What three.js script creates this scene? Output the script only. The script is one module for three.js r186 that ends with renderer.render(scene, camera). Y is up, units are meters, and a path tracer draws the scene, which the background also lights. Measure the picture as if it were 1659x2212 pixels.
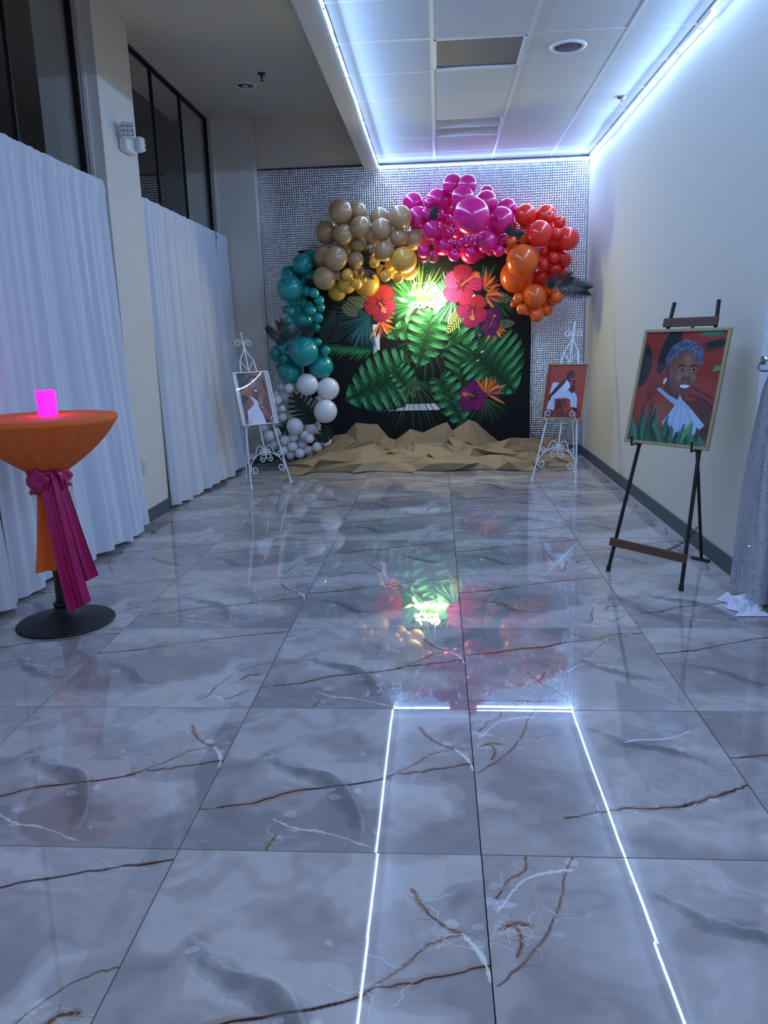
import * as THREE from 'three';
import { RectAreaLightUniformsLib } from 'three/addons/lights/RectAreaLightUniformsLib.js';
import { RoundedBoxGeometry } from 'three/addons/geometries/RoundedBoxGeometry.js';
import { mergeGeometries, mergeVertices, toCreasedNormals } from 'three/addons/utils/BufferGeometryUtils.js';

// ---------------------------------------------------------------- camera, sky, lights, exposure
const scene = new THREE.Scene();
const camera = new THREE.PerspectiveCamera(67.43, 1659 / 2212, 0.05, 60);
camera.position.set(0, 1.308, 0);
camera.rotation.set(-0.2208, 0.0737, -0.02815, 'YXZ');
const renderer = new THREE.WebGLRenderer({ antialias: true });
renderer.toneMapping = THREE.LinearToneMapping;
renderer.toneMappingExposure = 1.25;
renderer.shadowMap.enabled = true;
RectAreaLightUniformsLib.init();
scene.background = new THREE.Color(0x0a0b0c);          // night outside the windows
const LED_COLOR = new THREE.Color(0.28, 0.5, 1.0), LED_TUBE = 9, LED_AREA = 190;
const ROOM_COLOR = new THREE.Color(1.0, 0.86, 0.66), ROOM_LIGHT = 5.5;
const NEON_COLOR = new THREE.Color(1.0, 0.94, 0.45), NEON_TUBE = 85, NEON_AREA = 85;
const CANDLE_COLOR = new THREE.Color(1.0, 0.0, 0.95), CANDLE_GLOW = 1.15, CANDLE_LIGHT = 0.025;

// ---------------------------------------------------------------- helpers
let seedState = 12345;
const rnd = () => { seedState = (seedState * 1664525 + 1013904223) >>> 0; return seedState / 4294967296; };
const rr = (a, b) => a + (b - a) * rnd();
const V = (x, y, z) => new THREE.Vector3(x, y, z);
const taken = {};
function numbered(name) { const k = (taken[name] = (taken[name] ?? -1) + 1); return k ? name + '_' + String(k).padStart(3, '0') : name; }
function tag(o, label, category, group) { o.userData.label = label; o.userData.category = category; if (group) o.userData.group = group; return o; }
function thing(name, label, category, pos = [0, 0, 0], turn = 0, group) {
  const g = new THREE.Group(); g.name = numbered(name); g.position.set(...pos); g.rotation.y = turn; scene.add(g);
  return tag(g, label, category, group);
}
function structure(name) { const g = new THREE.Group(); g.name = name; g.userData.kind = 'structure'; scene.add(g); return g; }
function part(name, geo, mat, parent) { const m = new THREE.Mesh(geo, mat); m.name = name; parent.add(m); return m; }
function structMesh(name, geo, mat) { const m = new THREE.Mesh(geo, mat); m.name = name; m.userData.kind = 'structure'; scene.add(m); return m; }
const box = (x0, x1, y0, y1, z0, z1) => new THREE.BoxGeometry(x1 - x0, y1 - y0, z1 - z0).translate((x0 + x1) / 2, (y0 + y1) / 2, (z0 + z1) / 2);
const rbox = (w, h, d, r = 0.004, x = 0, y = 0, z = 0) => new RoundedBoxGeometry(w, h, d, 2, r).translate(x, y, z);
const tube = (pts, r, seg = pts.length * 5, sides = 8) => new THREE.TubeGeometry(new THREE.CatmullRomCurve3(pts, false, 'centripetal'), seg, r, sides, false);
function rod(a, b, r, sides = 10, r2 = r) {
  const d = b.clone().sub(a), g = new THREE.CylinderGeometry(r2, r, d.length(), sides);
  g.applyQuaternion(new THREE.Quaternion().setFromUnitVectors(V(0, 1, 0), d.clone().normalize()));
  return g.translate((a.x + b.x) / 2, (a.y + b.y) / 2, (a.z + b.z) / 2);
}
const merge = (list) => mergeGeometries(list.map((g) => { const n = g.index ? g.toNonIndexed() : g; for (const k of Object.keys(n.attributes)) if (!['position', 'normal', 'uv'].includes(k)) n.deleteAttribute(k); return n; }));
function surface(nu, nv, f) {                            // f(u, v, target) over a grid, smooth normals
  const p = [], uv = [], ix = [], t = V(0, 0, 0);
  for (let j = 0; j <= nv; j++) for (let i = 0; i <= nu; i++) { f(i / nu, j / nv, t); p.push(t.x, t.y, t.z); uv.push(i / nu, 1 - j / nv); }
  for (let j = 0; j < nv; j++) for (let i = 0; i < nu; i++) { const a = j * (nu + 1) + i, b = a + 1, c = a + nu + 1, d = c + 1; ix.push(a, c, b, b, c, d); }
  const g = new THREE.BufferGeometry();
  g.setAttribute('position', new THREE.Float32BufferAttribute(p, 3)); g.setAttribute('uv', new THREE.Float32BufferAttribute(uv, 2)); g.setIndex(ix); g.computeVertexNormals();
  return g;
}
const hash = (x, y) => { let h = (Math.imul(x, 374761393) + Math.imul(y, 668265263)) | 0; h = Math.imul(h ^ (h >>> 13), 1274126177); return ((h ^ (h >>> 16)) >>> 0) / 4294967296; };
function vnoise(x, y) {
  const ix = Math.floor(x), iy = Math.floor(y), fx = x - ix, fy = y - iy, u = fx * fx * (3 - 2 * fx), v = fy * fy * (3 - 2 * fy);
  const a = hash(ix, iy), b = hash(ix + 1, iy), c = hash(ix, iy + 1), d = hash(ix + 1, iy + 1);
  return a + (b - a) * u + (c - a) * v + (a - b - c + d) * u * v;
}
function fbm(x, y, o = 4) { let s = 0, a = 0.5; for (let i = 0; i < o; i++) { s += a * vnoise(x, y); x = x * 2.03 + 17.1; y = y * 2.03 + 9.7; a *= 0.5; } return s; }
const smooth = (a, b, x) => { const t = Math.min(1, Math.max(0, (x - a) / (b - a))); return t * t * (3 - 2 * t); };
function canvas(w, h) { const c = document.createElement('canvas'); c.width = w; c.height = h; return [c, c.getContext('2d')]; }
function colorTexture(c) { const t = new THREE.CanvasTexture(c); t.colorSpace = THREE.SRGBColorSpace; t.anisotropy = 8; return t; }
function grainTexture(n, f, repeat) {                    // grey height map for bumps
  const d = new Uint8Array(n * n * 4);
  for (let y = 0; y < n; y++) for (let x = 0; x < n; x++) { const v = 255 * Math.min(1, Math.max(0, f(x / n, y / n, x, y))), i = (y * n + x) * 4; d[i] = d[i + 1] = d[i + 2] = v; d[i + 3] = 255; }
  const t = new THREE.DataTexture(d, n, n); t.wrapS = t.wrapT = THREE.RepeatWrapping; t.magFilter = THREE.LinearFilter; t.repeat.set(repeat, repeat); t.needsUpdate = true; return t;
}
const std = (color, roughness = 0.6, extra = {}) => new THREE.MeshStandardMaterial({ color, roughness, ...extra });
const phys = (color, roughness, extra = {}) => new THREE.MeshPhysicalMaterial({ color, roughness, ...extra });

// ---------------------------------------------------------------- materials
const peel = grainTexture(256, (u, v, x, y) => fbm(x * 0.13, y * 0.13, 3), 3);
const speck = grainTexture(256, (u, v, x, y) => 0.75 + 0.25 * vnoise(x * 0.3, y * 0.3) - (vnoise(x * 0.45 + 50, y * 0.3) > 0.8 ? 0.7 : 0), 2);
const weave = grainTexture(128, (u, v, x, y) => 0.5 + 0.25 * Math.sin(x * 0.785) + 0.25 * Math.sin(y * 0.785), 40);
const M = {
  wall: std(0xd9d2c4, 0.85, { bumpMap: peel, bumpScale: 0.0008 }),
  trim: std(0xd6d2ca, 0.8),
  drywall: std(0xcfc8b8, 0.9),
  ceilTile: std(0xd8d6d0, 0.95, { bumpMap: speck, bumpScale: 0.002 }),
  grid: std(0xe2e0da, 0.5),
  base: std(0x4d5459, 0.55),
  blackMetal: std(0x0c0c0d, 0.42),
  frameBlack: std(0x08080a, 0.5),
  glass: phys(0xffffff, 0.02, { transmission: 1, thickness: 0, ior: 1.5 }),
  whiteMetal: std(0xe9eaee, 0.35),
  plastic: std(0xd9dad4, 0.45),
  wood: null, gold: std(0xb3a074, 0.42, { metalness: 0.3 }), champagne: std(0xe6dcc0, 0.4, { metalness: 0.2 }),
  sheer: phys(0xeef0f6, 0.95, { transmission: 0.3, thickness: 0, side: THREE.DoubleSide, bumpMap: weave, bumpScale: 0.0003, sheen: 0.2, sheenColor: new THREE.Color(1, 1, 1) }),
  chrome: std(0xcfd2d6, 0.18, { metalness: 1 }),
  dark: std(0x151515, 0.7),
};
{ // wood grain for the easel slats
  const [c, x] = canvas(512, 64); x.fillStyle = '#6a4331'; x.fillRect(0, 0, 512, 64);
  for (let i = 0; i < 160; i++) { x.strokeStyle = `rgba(${rnd() < 0.5 ? '40,22,14' : '128,84,60'},${rr(0.1, 0.4)})`; x.lineWidth = rr(0.5, 2); const y = rr(0, 64); x.beginPath(); x.moveTo(0, y); x.bezierCurveTo(170, y + rr(-5, 5), 340, y + rr(-5, 5), 512, y + rr(-4, 4)); x.stroke(); }
  M.wood = std(0xffffff, 0.5, { map: colorTexture(c) });
}
// ---------------------------------------------------------------- floor: polished marble-look tiles, each its own piece
const TILE = 0.8, GX = 0.098, GZ = -1.754;
// every design: veins as [width, tone, points in tile units (x across, y away from the camera)]
const VEINS = [
  [[9, 0, [0, 0.22], [0.18, 0.26], [0.3, 0.33], [0.43, 0.37], [0.63, 0.42], [0.69, 0.46], [0.81, 0.49], [0.9, 0.52], [1, 0.55]], [7, 1, [0.69, 0.47], [0.78, 0.55], [0.83, 0.61], [0.93, 0.66]],
    [9, 1, [0.78, 0.84], [0.83, 0.74], [0.89, 0.68], [0.93, 0.66]], [4, 2, [0.93, 0.66], [0.98, 0.58], [1, 0.5]], [3, 2, [0.28, 0.17], [0.37, 0.12], [0.47, 0.1], [0.64, 0.03]], [6, 1, [0.29, 0.0], [0.31, 0.08]], [60, 3, [0.16, 0.62], [0.27, 0.5], [0.4, 0.46], [0.49, 0.34], [0.56, 0.2], [0.6, 0.1]]],
  [[9, 0, [0, 0.61], [0.13, 0.63], [0.26, 0.68], [0.46, 0.73], [0.52, 0.77], [0.73, 0.83], [0.84, 0.9], [1, 0.92]], [7, 1, [0.3, 0.41], [0.35, 0.29], [0.4, 0.21], [0.46, 0.1]], [5, 1, [0.39, 0.4], [0.36, 0.31]],
    [3, 1, [0.11, 0.21], [0.24, 0.24], [0.34, 0.28]], [6, 0, [0.0, 0.08], [0.22, 0.09], [0.29, 0.08], [0.4, 0.09]], [6, 1, [0.63, 0.59], [0.8, 0.82], [0.96, 0.9]], [3, 2, [0.5, 0.4], [0.6, 0.5], [0.8, 0.45]], [50, 3, [0.55, 0.6], [0.68, 0.45], [0.82, 0.36], [0.97, 0.3]]],
  [[9, 0, [0, 0.63], [0.18, 0.67], [0.33, 0.73], [0.54, 0.82], [0.77, 0.89], [1, 0.95]], [7, 1, [0.71, 0.01], [0.76, 0.1], [0.78, 0.22], [0.83, 0.36], [0.91, 0.46], [1, 0.51]], [6, 1, [0.85, 0.08], [0.9, 0.12], [0.96, 0.19]],
    [10, 1, [0.88, 0.3], [0.91, 0.35], [0.96, 0.36]], [3, 2, [0.7, 0.0], [0.8, 0.12], [0.86, 0.07]], [54, 3, [0.08, 0.52], [0.25, 0.42], [0.34, 0.3], [0.5, 0.26]]],
  [[7, 1, [0.03, 0.8], [0.08, 0.89], [0.13, 0.93], [0.14, 1]], [8, 1, [0.29, 1], [0.25, 0.91], [0.23, 0.83], [0.18, 0.7], [0.1, 0.58], [0.01, 0.48]], [10, 1, [0.03, 0.68], [0.07, 0.7], [0.12, 0.7]], [8, 1, [0.08, 0.7], [0.09, 0.64], [0.07, 0.58]],
    [9, 0, [0.3, 0.2], [0.5, 0.26], [0.7, 0.28], [0.86, 0.35], [1, 0.42]], [4, 2, [0.03, 0.75], [0.14, 0.9], [0.28, 0.94]], [46, 3, [0.5, 0.85], [0.64, 0.72], [0.8, 0.66], [0.95, 0.52]]],
];
function marble(veins, k) {
  const n = 1024, [c, x] = canvas(n, n), im = x.createImageData(n, n), d = im.data, o = k * 31.7;
  for (let j = 0; j < n; j++) for (let i = 0; i < n; i++) {
    const u = i / n * 3 + o, v = j / n * 3 + o * 0.7, wx = fbm(u * 1.3, v * 1.3, 3), wy = fbm(u * 1.3 + 40, v * 1.3 + 7, 3);
    const a = fbm(u * 0.7 + wx * 2.2, v * 1.1 + wy * 2.2, 4), ridge = 1 - Math.abs(2 * fbm(u * 0.8 + wy * 1.6 + 9, v * 1.2 + wx * 1.6, 4) - 0.94), fine = fbm(u * 9, v * 9, 2);
    const cloud = smooth(0.5, 0.68, a), grey = smooth(0.5, 0.3, a) * 0.75 + smooth(0.94, 1, ridge) * 0.14, chip = smooth(0.72, 0.78, fbm(u * 2.6 + wx, v * 2.6, 3)) ;
    const f = i * 4 + j * n * 4, g = (fine - 0.4) * 10;
    for (let q = 0; q < 3; q++) {
      let val = [168, 158, 154][q]; val += (([194, 186, 181][q]) - val) * cloud * 0.75; val += (([126, 117, 116][q]) - val) * grey * 0.7; val += (([226, 220, 210][q]) - val) * chip * 0.6;
      d[f + q] = val + g;
    }
    d[f + 3] = 255;
  }
  x.putImageData(im, 0, 0);
  const tone = ['58,38,33', '104,76,60', '222,216,206'];
  x.lineCap = 'round';
  for (const [w, t, ...pts] of veins) {
    const cur = new THREE.CatmullRomCurve3(pts.map(([a, b]) => V(a * n, (1 - b) * n, 0)), false, 'centripetal').getPoints(90);
    if (t === 3) { // smoky swoosh with one crisp pale edge
      for (let pass = 0; pass < 3; pass++) for (let i = 2; i < cur.length; i += 2) { const q = i / cur.length, a = cur[i - 2], b = cur[i]; x.strokeStyle = 'rgba(100,100,108,0.09)'; x.lineWidth = w * (0.3 + Math.sin(Math.PI * q)) * (1.3 - pass * 0.4); x.beginPath(); const jx = (vnoise(i * 0.21, pass * 3 + w) - 0.5) * 50, jy = (vnoise(i * 0.21 + 60, pass * 5 + w) - 0.5) * 50; x.moveTo(a.x + jx, a.y + jy + pass * 3); x.lineTo(b.x + jx, b.y + jy + pass * 3); x.stroke(); }
      for (let i = 1; i < cur.length; i++) { const q = i / cur.length, o = w * 0.5 * (0.3 + Math.sin(Math.PI * q)), j = (vnoise(i * 0.4, w) - 0.5) * 16, j0 = (vnoise(i * 0.4 - 0.4, w) - 0.5) * 16; for (const [lw, al] of [[16, 0.05], [6, 0.1]]) { x.strokeStyle = `rgba(222,216,212,${al})`; x.lineWidth = lw; x.beginPath(); x.moveTo(cur[i - 1].x + o, cur[i - 1].y - o * 0.6 + j0); x.lineTo(cur[i].x + o, cur[i].y - o * 0.6 + j); x.stroke(); } }
      continue;
    }
    for (let pass = 0; pass < 4; pass++) for (let i = 1; i < cur.length; i++) {
      const q = i / cur.length, a = cur[i - 1], b = cur[i], wob = (vnoise(i * 0.33 + w * 9 + k * 5, 3) - 0.5) * 9, wob0 = (vnoise((i - 1) * 0.33 + w * 9 + k * 5, 3) - 0.5) * 9, th = 0.35 + 1.1 * vnoise(i * 0.19 + w, k * 3 + pass);
      x.strokeStyle = pass === 0 ? `rgba(${t === 2 ? '235,230,225' : '150,120,100'},0.16)` : `rgba(${pass === 3 && t === 0 ? '48,30,28' : tone[t]},${[0, 0.35, 0.5, 0.75][pass]})`;
      x.lineWidth = w * (t === 1 ? 0.7 : 1.1) * th * [3.2, 1.3, 0.85, 0.4][pass]; x.beginPath(); x.moveTo(a.x, a.y + wob0); x.lineTo(b.x, b.y + wob); x.stroke();
    }
  }
  const at = (p) => [p[0] * n, (1 - p[1]) * n];
  const dark = veins.filter((v) => v[1] < 2);
  for (const [w, t, ...pts] of dark) { // pale crackle and rusty side branches that leave the veins
    const cur = new THREE.CatmullRomCurve3(pts.map((p) => V(...at(p), 0)), false, 'centripetal').getPoints(30);
    for (let q = 0; q < 7; q++) {
      let { x: a, y: b } = cur[Math.floor(rnd() * 30)], dir = rnd() * 6.28; const pale = q > 2, steps = pale ? 9 : 5;
      x.strokeStyle = pale ? 'rgba(226,218,208,0.55)' : 'rgba(110,80,62,0.5)'; x.lineWidth = pale ? rr(1.5, 4) : rr(1.5, 3.5); x.beginPath(); x.moveTo(a, b);
      for (let k = 0; k < steps; k++) { dir += rr(-0.8, 0.8); a += Math.cos(dir) * 14; b += Math.sin(dir) * 10; x.lineTo(a, b); } x.stroke();
    }
  }
  for (let i = 0; i < 14; i++) { // pale crystal chips beside the veins
    const v = veins[i % veins.length], p = v[2 + (i * 3) % (v.length - 2)]; x.fillStyle = `rgba(232,232,232,${rr(0.15, 0.4)})`;
    x.beginPath(); const cx = p[0] * n + rr(-60, 60), cy = (1 - p[1]) * n + rr(-50, 50), s = rr(8, 34); for (let a = 0; a < 7; a++) x.lineTo(cx + Math.cos(a * 0.9) * s * rr(0.5, 1.3), cy + Math.sin(a * 0.9) * s * rr(0.4, 0.9)); x.fill();
  }
  return phys(0xffffff, 0.016, { map: colorTexture(c), ior: 1.75 });
}
const floor = structure('floor');
{
  const mats = VEINS.map(marble);
  part('grout_bed', box(-2.62, 1.9, -0.16, -0.014, -8.8, 3.2), std(0x3a3a3c, 0.9), floor);
  const geo = new THREE.BoxGeometry(TILE - 0.003, 0.012, TILE - 0.003).translate(0, -0.006, 0);
  const pattern = { '-1,1': 0, '0,1': 1, '-2,1': 2, '0,0': 3, '0,-1': 3, '-1,-1': 0, '-1,0': 0, '-2,-1': 2, '-2,0': 0, '-1,2': 2, '-2,2': 0, '1,1': 2, '1,2': 0, '0,2': 2 };
  for (let i = -4; i <= 1; i++) for (let j = -6; j <= 8; j++) {
    const x0 = Math.max(GX + i * TILE, -2.6), x1 = Math.min(GX + (i + 1) * TILE, 1.62), z1 = Math.min(GZ - j * TILE, 3.1), z0 = Math.max(GZ - (j + 1) * TILE, -8.62);
    if (x1 - x0 < 0.05 || z1 - z0 < 0.05) continue;
    const full = x1 - x0 > TILE - 0.01 && z1 - z0 > TILE - 0.01;
    let g = geo;
    if (!full) { g = new THREE.BoxGeometry(x1 - x0 - 0.003, 0.012, z1 - z0 - 0.003).translate(0, -0.006, 0); const uv = g.attributes.uv; for (let q = 0; q < uv.count; q++) uv.setXY(q, uv.getX(q) * (x1 - x0) / TILE, uv.getY(q) * (z1 - z0) / TILE); }
    const key = i + ',' + j, t = part('tile', g, mats[pattern[key] ?? Math.floor(hash(i + 40, j + 70) * 3.99)], floor);
    t.position.set((x0 + x1) / 2, 0, (z0 + z1) / 2);
    t.rotation.set((hash(i, j) - 0.5) * 0.0035, 0, (hash(i + 9, j + 5) - 0.5) * 0.0035);       // laid by hand: none is perfectly level
  }
}

// ---------------------------------------------------------------- walls
const XR = 1.58, ZB = -8.61, XL = -2.2, XG = -2.34, HL = 3.57, HC = 3.11, HB = 3.06, ZF = 3.0;
structMesh('wall_right', box(XR, XR + 0.14, -0.02, HC + 0.3, ZB - 0.14, ZF + 0.14), M.wall);
structMesh('wall_back', box(-2.7, XR + 0.14, -0.02, HL + 0.2, ZB - 0.14, ZB), M.wall);
structMesh('wall_front', box(-2.7, XR + 0.14, -0.02, HL + 0.2, ZF, ZF + 0.14), M.wall);
{ // left side: piers between full-height windows
  const w = structure('wall_left');
  part('pier', box(-2.6, XL, -0.02, HL + 0.1, -6.0, -5.385), M.wall, w);
  part('pier', box(-2.6, -1.875, -0.02, HL + 0.1, ZB, -8.4), M.wall, w);
  part('pier', box(-2.6, XL, -0.02, HL + 0.1, -1.0, ZF), M.wall, w);
  for (const [z, s] of [[-5.385, 1], [-8.4, 1], [-6.0, -1]]) part('corner_bead', rbox(0.03, HL, 0.02, 0.006, -2.285, HL / 2, z + s * 0.01), M.trim, w);
  part('corner_bead', rbox(0.02, HL, 0.03, 0.006, -1.872, HL / 2, -8.415), M.trim, w);
}
function windowBay(name, z0, z1, mullions) {
  const w = structure(name), d = 0.02, e = 0.014;
  const bars = [[z0 + d, z0], [z1, z1 - d]];
  for (const [a, b] of bars) part('frame', box(XG - 0.03, XG + 0.012, 0.0, HL, b, a), M.frameBlack, w);
  part('frame', box(XG - 0.03, XG + 0.012, HL - 0.022, HL, z0, z1), M.frameBlack, w);
  part('frame', box(XG - 0.03, XG + 0.012, 0, 0.05, z0, z1), M.frameBlack, w);
  const cuts = [z0 + d, ...mullions, z1 - d];
  for (const m of mullions) part('mullion', box(XG - 0.025, XG + 0.006, 0.05, HL - 0.022, m - e / 2, m + e / 2), M.frameBlack, w);
  for (let i = 1; i < cuts.length; i++) part('pane', new THREE.PlaneGeometry(cuts[i] - cuts[i - 1], HL - 0.072).rotateY(Math.PI / 2).translate(XG - 0.005, HL / 2, (cuts[i] + cuts[i - 1]) / 2), M.glass, w);
}
windowBay('window_1', -5.385, -1.0, [-4.53, -3.6, -2.5]);
windowBay('window_2', -8.4, -6.0, [-7.58, -6.84]);
structMesh('baseboard_right', box(XR - 0.012, XR, 0, 0.105, ZB, ZF), M.base);
structMesh('baseboard_back', box(-1.875, XR, 0, 0.105, ZB, ZB + 0.012), M.base);
structMesh('baseboard_left', merge([box(XL, XL + 0.01, 0, 0.1, -6.0, -5.385), box(-2.3, XL + 0.01, 0, 0.1, -5.385, -5.375), box(-2.3, -1.865, 0, 0.1, -8.4, -8.39), box(-1.875, -1.865, 0, 0.1, ZB, -8.4)]), M.base);
structMesh('trim_1', box(XR - 0.02, XR - 0.012, 0, 0.006, ZB, ZF), std(0xb9b3a2, 0.5));      // pale joint strip along the baseboard
structMesh('trim_2', new RoundedBoxGeometry(0.15, 0.6, 11.6, 2, 0.006).translate(-0.672, HB + 0.3, (ZB + ZF) / 2), M.wall); // bulkhead along the edge of the lower ceiling

// ---------------------------------------------------------------- ceilings
structMesh('ceiling_001', box(-2.7, -0.6, HL, HL + 0.12, ZB - 0.1, ZF + 0.1), M.drywall);
const ceiling = structure('ceiling');
const CS = 0.598, CX = -0.0102, CZ = -4.67;
const isVent = (i, k) => i === 0 && k === -2, isTroffer = (i, k) => i === 0 && k === -5, isLamp = (i, k) => i === -1 && (k === 8 || k === 10);
{
  part('ceiling_slab', box(-0.6, XR + 0.1, HC + 0.2, HC + 0.32, ZB - 0.1, ZF + 0.1), M.drywall, ceiling);
  const zs = []; for (let k = -7; k <= 12; k++) zs.push(CZ + k * CS);
  for (let i = -2; i <= 2; i++) for (let k = -7; k <= 12; k++) {
    const x0 = Math.max(CX + i * CS, -0.6), x1 = Math.min(CX + (i + 1) * CS, XR), z0 = Math.max(CZ + k * CS, ZB), z1 = Math.min(CZ + (k + 1) * CS, ZF);
    if (x1 - x0 < 0.03 || z1 - z0 < 0.03 || isVent(i, k) || isTroffer(i, k) || isLamp(i, k)) continue;
    const t = part('ceiling_tile', new RoundedBoxGeometry(x1 - x0 - 0.02, 0.016, z1 - z0 - 0.02, 1, 0.004), M.ceilTile, ceiling);
    t.position.set((x0 + x1) / 2, HC + 0.008 + (hash(i + 3, k + 20) - 0.5) * 0.004, (z0 + z1) / 2);
  }
  for (let i = -1; i <= 2; i++) part('grid_bar', box(CX + i * CS - 0.012, CX + i * CS + 0.012, HC - 0.002, HC + 0.03, ZB, ZF), M.grid, ceiling);
  for (let k = -6; k <= 12; k++) part('grid_bar', box(-0.6, XR, HC, HC + 0.03, CZ + k * CS - 0.012, CZ + k * CS + 0.012), M.grid, ceiling);
}
{ // return air grille
  const t = thing('ceiling_vent', 'grey perforated return air grille set flush in the ceiling grid', 'vent', [CX + CS / 2, HC, CZ - 1.5 * CS]);
  const a = CS / 2 - 0.012;
  for (const [x, z, w, d] of [[0, a - 0.012, 2 * a, 0.024], [0, -a + 0.012, 2 * a, 0.024], [a - 0.008, 0, 0.016, 2 * a], [-a + 0.008, 0, 0.016, 2 * a]]) part('frame', rbox(w, 0.014, d, 0.003, x, 0.004, z), M.grid, t);
  const [c, x] = canvas(512, 512); x.fillStyle = '#85878a'; x.fillRect(0, 0, 512, 512); x.fillStyle = '#3c3e40'; for (let i = 0; i < 64; i++) for (let j = 0; j < 64; j++) { x.beginPath(); x.arc(i * 8 + (j % 2) * 4 + 2, j * 8 + 4, 2.3, 0, 7); x.fill(); }
  part('perforated_plate', box(-a + 0.01, a - 0.01, 0.012, 0.018, -a + 0.01, a - 0.01), std(0xffffff, 0.6, { map: colorTexture(c) }), t);
}
{ // unlit recessed troffer
  const t = thing('ceiling_light', 'switched-off recessed ceiling light with white reflector trough over the balloons', 'ceiling light', [CX + CS / 2, HC, CZ - 4.5 * CS]);
  const a = CS / 2 - 0.012;
  part('housing', merge([box(-a, a, 0.1, 0.11, -a, a), box(-a, a, 0, 0.1, -a, -a + 0.01), box(-a, a, 0, 0.1, a - 0.01, a), box(-a, -a + 0.01, 0, 0.1, -a, a), box(a - 0.01, a, 0, 0.1, -a, a)]), M.grid, t);
  part('reflector', merge([-1, 1].map((s) => surface(4, 10, (u, v, o) => o.set((u - 0.5) * 2 * (a - 0.012), 0.008 + 0.08 * Math.sin(v * Math.PI), s * (0.02 + v * (a - 0.035)))))), std(0xd8d6d2, 0.3, { side: THREE.DoubleSide }), t);
  part('divider', rbox(2 * a - 0.02, 0.02, 0.03, 0.006, 0, 0.012, 0), M.grid, t);
}
for (const k of [8, 10]) { // lit panels of the room behind the camera
  const a = CS / 2 - 0.012, t = thing('ceiling_light', k === 8 ? 'lit warm white ceiling panel over the entrance, first one behind the viewer' : 'lit warm white ceiling panel over the entrance, beside the end wall', 'ceiling light', [CX - CS / 2, HC, CZ + (k + 0.5) * CS]);
  for (const [x, z, w, d] of [[0, a - 0.01, 2 * a, 0.02], [0, -a + 0.01, 2 * a, 0.02], [a - 0.01, 0, 0.02, 2 * a], [-a + 0.01, 0, 0.02, 2 * a]]) part('frame', rbox(w, 0.014, d, 0.003, x, 0.004, z), M.grid, t);
  part('diffuser', box(-a + 0.02, a - 0.02, 0.008, 0.014, -a + 0.02, a - 0.02), std(0xffffff, 0.6, { emissive: ROOM_COLOR, emissiveIntensity: 1 }), t);
  const l = new THREE.RectAreaLight(ROOM_COLOR, ROOM_LIGHT, 2 * a - 0.04, 2 * a - 0.04); l.rotation.x = -Math.PI / 2; l.position.y = -0.008; t.add(l);
}
{ // speaker, sprinklers, downlight
  const s = thing('ceiling_speaker', 'round white ceiling speaker with grey mesh next to the air grille', 'speaker', [0.858, HC, -5.52]);
  part('rim', new THREE.LatheGeometry([[0.088, -0.004], [0.095, -0.012], [0.112, -0.008], [0.118, 0]].map(([a, b]) => new THREE.Vector2(a, b)), 40), M.whiteMetal, s);
  part('mesh_cover', new THREE.SphereGeometry(0.4, 32, 8, 0, 7, Math.PI - 0.225, 0.225).translate(0, 0.386, 0), std(0x5c5d66, 0.7), s);
  const sprinkler = (label, x, y, z, m) => {
    const t = thing('sprinkler', label, 'sprinkler', [x, y, z]);
    part('escutcheon', new THREE.LatheGeometry([[0.012, -0.012], [0.03, -0.009], [0.038, 0]].map(([a, b]) => new THREE.Vector2(a, b)), 24), m, t);
    part('nozzle', merge([new THREE.CylinderGeometry(0.009, 0.011, 0.03, 12).translate(0, -0.02, 0), rod(V(-0.01, -0.03, 0), V(0, -0.055, 0), 0.0025), rod(V(0.01, -0.03, 0), V(0, -0.055, 0), 0.0025)]), m, t);
    part('deflector', new THREE.CylinderGeometry(0.017, 0.017, 0.003, 16).translate(0, -0.057, 0), m, t);
  };
  sprinkler('chrome fire sprinkler head on the tiled ceiling near the blue light strip', 1.46, HC - 0.005, -6.68, M.chrome);
  sprinkler('dark fire sprinkler head on the plain raised ceiling beside the downlight', -1.48, HL, -7.18, std(0x2a2a2c, 0.5));
  const d = thing('downlight', 'switched-off round downlight in the plain raised ceiling', 'downlight', [-1.69, HL, -7.46]);
  part('trim_ring', new THREE.TorusGeometry(0.082, 0.009, 10, 40).rotateX(Math.PI / 2).translate(0, -0.002, 0), M.whiteMetal, d);
  part('can', new THREE.CylinderGeometry(0.075, 0.06, 0.005, 32).translate(0, -0.003, 0), std(0x2c2a2a, 0.3, { metalness: 0.6 }), d);
  part('bulb', merge([new THREE.SphereGeometry(0.03, 16, 8, 0, 7, Math.PI / 2, Math.PI / 2).scale(1, 0.5, 1).translate(0, -0.004, 0), rbox(0.012, 0.006, 0.1, 0.002, 0, -0.006, 0)]), std(0xb8b6b4, 0.3), d);
}

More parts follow.
